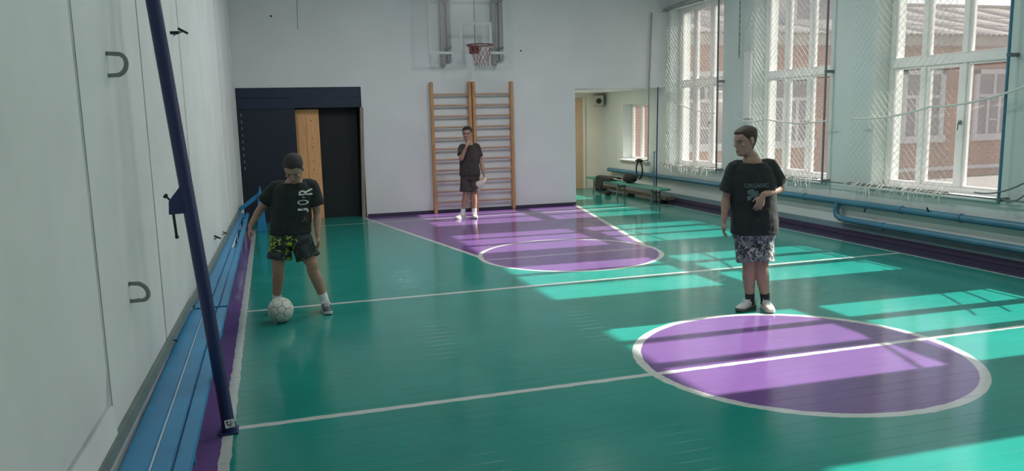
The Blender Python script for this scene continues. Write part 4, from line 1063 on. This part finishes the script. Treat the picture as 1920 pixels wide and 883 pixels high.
def person(P):
    f = Vector((*P['face'], 0)).normalized(); lf = Vector((-f.y, f.x, 0)); up = Vector((0, 0, 1))
    J = {k: Vector(v) for k, v in P['J'].items()}
    base = (J['ankR']+J['ankL'])/2; t = thing('person', (base.x, base.y, 0), P['label'], 'person')
    g = P.get('girth', 1.); b = MB()
    cl = [J['hipc']-up*.05, J['pelvis'], J['waist'], J['chest'], J['neck']]
    sl = (J['shL']-J['shR']).normalized()
    # trunk
    tz = [(cl[0], .12, .085), (J['pelvis'], .150, .10), (J['waist'], .135, .092), (J['waist'].lerp(J['chest'], .6), .145, .098), (J['chest'], .150, .098), (J['chest'].lerp(J['neck'], .55), .125, .078), (J['chest'].lerp(J['neck'], .80), .086, .070), (J['chest'].lerp(J['neck'], .93), .072, .064), (J['neck']+up*.01, .055, .052)]
    b.loft([(c, (lf.lerp(sl, .5*(i > 3))).normalized()*w*g*.95, f*d*g*.95) for i, (c, w, d) in enumerate(tz)], 24, 2.3)
    hd = Head(P['hbase'], P['hf'], P['hu'], P.get('H', .232))
    b.tube([J['neck']-up*.05, J['neck']+up*.01, hd.P(0, -.06, .06), hd.P(0, -.06, .25)], [.064, .054*g, .050, .052], 16)
    hd.skin(b)
    a = P.get('arm', 1.)
    for S in 'RL':
        sh, el, wr = J['sh'+S], J['el'+S], J['wr'+S]
        fo = (wr-el).normalized()
        limb(b, [sh, sh.lerp(el, .5), el, el.lerp(wr, .3), el.lerp(wr, .7), wr], [.041*a, .042*a, .036*a, .037*a, .029*a, .0225*a])
        hnd = P['hand'+S]; hand(b, wr+Vector(hnd[0]).normalized()*.012, hnd[0], hnd[1], hnd[2], hnd[3], hnd[4], hnd[5])
        hp, kn, an = J['hip'+S], J['knee'+S], J['ank'+S]; back = -f
        lg = P.get('leg', 1.); sd = lf*(1 if S == 'L' else -1)
        limb(b, [hp, hp.lerp(kn, .5), kn+up*.05, kn-up*.02, kn.lerp(an, .35)+back*.014, kn.lerp(an, .7)+back*.006, an+up*.02, an-up*.035], [.082*lg, .074*lg, .058*lg, .053*lg, .055*lg, .042*lg, .034*lg, .036*lg])
        tdir = Vector((*P['toe'+S], 0)).normalized()
        limb(b, [an-up*.04, an+tdir*.08-up*.055], [.033, .028])
    body = remesh(b, P.get('voxel', .0045), 'body', P['skin'], t, smooth_it=3)
    hd.features(body, P['hairm'])
    hd.hair(t, P['hairm'], *P['hair'])
    # shirt
    s = MB(); e = P['shirt']; hem = J['hipc']+up*e['hemz']
    secs = [(hem, .172*e['w'], .128*e['d'])]
    secs += [(J['pelvis']+up*.02, .170*e['w'], .128*e['d']), (J['waist'], .163*e['w'], .124*e['d']), (J['waist'].lerp(J['chest'], .6), .165*e['w'], .124*e['d']), (J['chest'], .168*e['w'], .120*e['d']), (J['chest'].lerp(J['neck'], .5), .150*e['w'], .098*e['d']), (J['chest'].lerp(J['neck'], .78), .104*e['w'], .080*e['d'])]
    secs = [q for q in secs if q[0].z >= hem.z-1e-6]
    s.loft([(c, (lf.lerp(sl, .5*(i > 3))).normalized()*w*g, f*d*g) for i, (c, w, d) in enumerate(secs)], 28, 2.4)
    nk = J['neck']-up*.022
    s.loft([(J['chest'].lerp(J['neck'], .5), lf*.11, f*.075), (nk-up*.03, lf*.085, f*.074-up*.03), (nk, lf*.074, f*.070-up*.032)], 22)
    for S in 'RL':
        sh, el = J['sh'+S], J['el'+S]; c0 = J['chest'].lerp(J['neck'], .55)
        inn = sh.lerp(c0, .5); q = e['sleeve']
        limb(s, [inn, sh-up*.002, sh.lerp(el, q*.5), sh.lerp(el, q)], [.060*a, .062*a, .061*a*e['sw'], .066*a*e['sw']], 16, 4, False)
    shirt = remesh(s, .008, 'shirt', P['tee'], t, P.get('teelabel'), smooth_it=5, disp=.020, dscale=.13)
    # shorts
    h = MB(); q = P['shorts']
    h.loft([(J['hipc']-up*.055, lf*.155*g, f*.115*g), (J['hipc']+up*.0, lf*.168*g, f*.123*g), (J['pelvis']+up*.04, lf*.160*g, f*.118*g), (J['waist']-up*.04, lf*.150*g, f*.11*g)], 24, 2.3)
    for S in 'RL':
        hp, kn = J['hip'+S], J['knee'+S]; d = (kn-hp)
        limb(h, [hp+up*.04, hp.lerp(kn, q['len']*.5), hp.lerp(kn, q['len']-.06), hp.lerp(kn, q['len'])], [.088*q['w'], .096*q['w'], .104*q['w'], .107*q['w']], 18, 4, False)
    remesh(h, .008, 'shorts', q['m'], t, q.get('label'), smooth_it=4, disp=.018, dscale=.11)
    for S in 'RL':
        an = J['ank'+S]; kn = J['knee'+S]; d = Vector((*P['toe'+S], 0)).normalized()
        top = an.lerp(kn, P['sock'][1])
        MB().tube([an-up*.045, an-up*.01, an+(top-an)*.6, top], [.041, .040, .042, .043], 18).build('sock', P['sock'][0], t, smooth=True)
        m = P['shoe'+S] if 'shoe'+S in P else P['shoe']
        shoe(t, (an-d*.068), d, P.get('footL', .255), m[0], m[1], m[2])
    return t, shirt, f, lf, body

# ---- boy on the right
PR = dict(label='boy in a black tee and grey patterned shorts standing on the right, looking sideways', face=(-.33, -.944), girth=1.16, arm=1.08, leg=1.08, skin='skin', hairm='hairbrown', hair=(.10, .10, .035),
    J=dict(hipc=(4.055, 5.930, .70), pelvis=(4.056, 5.930, .79), waist=(4.048, 5.932, .93), chest=(4.036, 5.938, 1.17), neck=(4.018, 5.942, 1.368),
           shR=(3.882, 5.985, 1.283), elR=(3.830, 6.025, 1.015), wrR=(3.785, 5.985, .820), shL=(4.183, 5.905, 1.292), elL=(4.283, 5.885, 1.085), wrL=(4.020, 5.755, 1.058),
           hipR=(3.975, 5.955, .70), hipL=(4.135, 5.905, .70), kneeR=(4.005, 5.915, .41), ankR=(4.055, 5.965, .085), kneeL=(4.105, 5.875, .405), ankL=(4.182, 5.915, .085)),
    hbase=(3.975, 5.938, 1.398), hf=(-.985, -.10, -.20), hu=(-.16, 0, .98), H=.238,
    handR=((-.10, -.12, -1), (.35, -.30, 0), (-.3, -1, 0), .165, .45, .35), handL=((-.42, -.10, -.88), (.25, .95, 0), (-.9, 0, .5), .162, .42, .2),
    toeR=(-.93, -.36), toeL=(-.30, -.95), tee='tee', shirt=dict(hemz=-.005, w=1.03, d=1.05, sleeve=.80, sw=1.18), shorts=dict(len=.86, w=1.06, m='camo', label='grey and white patterned shorts'),
    sock=('sockb', .20), shoe=('shoecream', 'solew', 'lace'), shoeR=('shoegrey', 'soled', 'lace'), footL=.262)
tR, sR, fR, lR, _ = person(PR)
cR = Vector(PR['J']['chest'])
print_on(sR, 'ORGANIC', cR+lR*.0+Vector((0, 0, -.035)), lR, (0, 0, 1), fR, .21, .040, 'printg', 'shirt_lettering')
def blob(n, rx, ry, cx, cy, seed):
    v = [(cx, cy)]+[(cx+rx*math.cos(2*math.pi*k/n)*(1+.18*math.sin(3*k+seed)), cy+ry*math.sin(2*math.pi*k/n)*(1+.18*math.cos(2*k+seed))) for k in range(n)]
    return v, [(0, 1+k, 1+(k+1) % n) for k in range(n)]
def multi(bl):
    V, F = [], []
    for v, fc in bl: o = len(V); V += v; F += [tuple(o+i for i in q) for q in fc]
    return V, F
print_on(sR, multi([blob(14, 1, .8, -.3, .7, 1), blob(14, 1.1, 1., .75, .0, 2), blob(12, .6, .75, -.75, -.95, 3)]), cR-lR*.03+Vector((0, 0, -.115)), lR, (0, 0, 1), fR, .115, .105, 'printgreen', 'shirt_graphic')

# ---- boy on the left, looking down at the ball
PL = dict(label='boy on the left in a black tee and neon splashed shorts, looking at the ball', face=(-.20, -.98), girth=1.06, arm=1.0, leg=1.0, skin='skin2', hairm='hair', hair=(.09, .02, .045),
    J=dict(hipc=(.130, 7.470, .70), pelvis=(.130, 7.468, .775), waist=(.142, 7.462, .89), chest=(.168, 7.430, 1.105), neck=(.190, 7.395, 1.255),
           shR=(.030, 7.470, 1.185), elR=(-.120, 7.560, .985), wrR=(-.222, 7.500, .835), shL=(.342, 7.400, 1.190), elL=(.378, 7.440, .925), wrL=(.366, 7.365, .735),
           hipR=(.045, 7.495, .70), hipL=(.210, 7.445, .70), kneeR=(-.005, 7.455, .41), ankR=(-.040, 7.530, .085), kneeL=(.302, 7.370, .415), ankL=(.398, 7.385, .085)),
    hbase=(.205, 7.335, 1.275), hf=(-.20, -.66, -.72), hu=(-.14, -.66, .74), H=.232,
    handR=((-.16, -.12, -1), (1, .2, 0), (0, -1, 0), .155, .30, .3), handL=((.05, -.08, -1), (-1, -.1, 0), (0, -1, 0), .158, .55, .3),
    toeR=(-.05, -1), toeL=(.10, -.99), tee='tee', shirt=dict(hemz=.045, w=1.04, d=1.02, sleeve=.70, sw=1.22), shorts=dict(len=.66, w=1.10, m='neon', label='dark shorts with neon green splashes'),
    sock=('sockw', .26), shoe=('shoenavy', 'solew', 'lace'), footL=.25)
tL, sL, fL, lL, _ = person(PL)
cL = Vector(PL['J']['chest']); Z = Vector((0, 0, 1))
for ch, dz, dx, w, h in (('R', .035, .132, .060, .112), ('O', -.060, .105, .046, .095), ('J', -.135, .100, .040, .085)):
    print_on(sL, ch, cL+lL*dx+Z*dz, (0, 0, 1), -lL, fL, w, h, 'printw', 'shirt_letter')
print_on(sL, ([(0, 0), (1, .4), (1.1, .9), (.3, .5)], [(0, 1, 2, 3)]), cL+lL*.115+Z*-.015, (0, 0, 1), -lL, fL, .014, .030, 'printw', 'shirt_mark')
print_on(sL, multi([([(0, 0), (.25, .1), (.55, 1.2), (.3, 1.3)], [(0, 1, 2, 3)]), ([(.3, 1.0), (1.1, .2), (1.3, .4), (.5, 1.3)], [(0, 1, 2, 3)]), ([(.3, 1.1), (.5, 1.1), (.7, 2.), (.5, 2.1)], [(0, 1, 2, 3)]), ([(-.6, .0), (-.3, -.1), (.4, 1.1), (.2, 1.2)], [(0, 1, 2, 3)])]), cL+lL*.105-Z*.215, lL, (0, 0, 1), fL, .045, .062, 'printred', 'shirt_emblem')

# ---- boy at the back
PB = dict(label='boy in dark clothes at the wall bars with a hand at his face', face=(-.42, -.907), girth=1.04, arm=1.02, leg=1.0, skin='skin2', hairm='hair', hair=(.10, .02, .05), voxel=.0055,
    J=dict(hipc=(3.355, 13.478, .73), pelvis=(3.355, 13.478, .80), waist=(3.350, 13.478, .93), chest=(3.356, 13.476, 1.150), neck=(3.360, 13.474, 1.330),
           shR=(3.238, 13.515, 1.258), elR=(3.175, 13.375, 1.045), wrR=(3.262, 13.285, 1.275), shL=(3.478, 13.435, 1.262), elL=(3.560, 13.445, .985), wrL=(3.590, 13.375, .755),
           hipR=(3.290, 13.505, .73), hipL=(3.425, 13.455, .73), kneeR=(3.265, 13.462, .43), ankR=(3.205, 13.500, .085), kneeL=(3.400, 13.430, .42), ankL=(3.414, 13.470, .085)),
    hbase=(3.335, 13.462, 1.378), hf=(-.42, -.90, -.14), hu=(-.08, -.10, .98), H=.232,
    handR=((.48, .12, .80), (.25, .95, 0), (-.8, 0, .5), .158, .50, .3), handL=((-.02, -.20, -1), (-1, .3, 0), (-.3, -1, 0), .158, .75, .5),
    toeR=(-.86, -.5), toeL=(-.15, -.99), tee='teeb', shirt=dict(hemz=.03, w=1.03, d=1.02, sleeve=.66, sw=1.12), shorts=dict(len=.86, w=1.08, m='shortsb'),
    sock=('sockw', .24), shoe=('shoecream', 'solew', 'lace'), footL=.262)
tB, sB, fB, lB, _ = person(PB)
# the small cream thing he holds
o = MB().loft([((3.475, 13.33, .555), (.030, -.008, .0), (0, .018, 0)), ((3.485, 13.33, .58), (.062, -.018, .008), (0, .030, 0)), ((3.505, 13.325, .63), (.088, -.026, .024), (0, .036, 0)), ((3.52, 13.325, .672), (.095, -.028, .032), (0, .034, 0))], 20).build('paddle', 'toy', origin=(3.50, 13.33, .60), smooth=True)
tag(o, 'small cream plastic thing held in the hand of the boy at the back', 'toy')
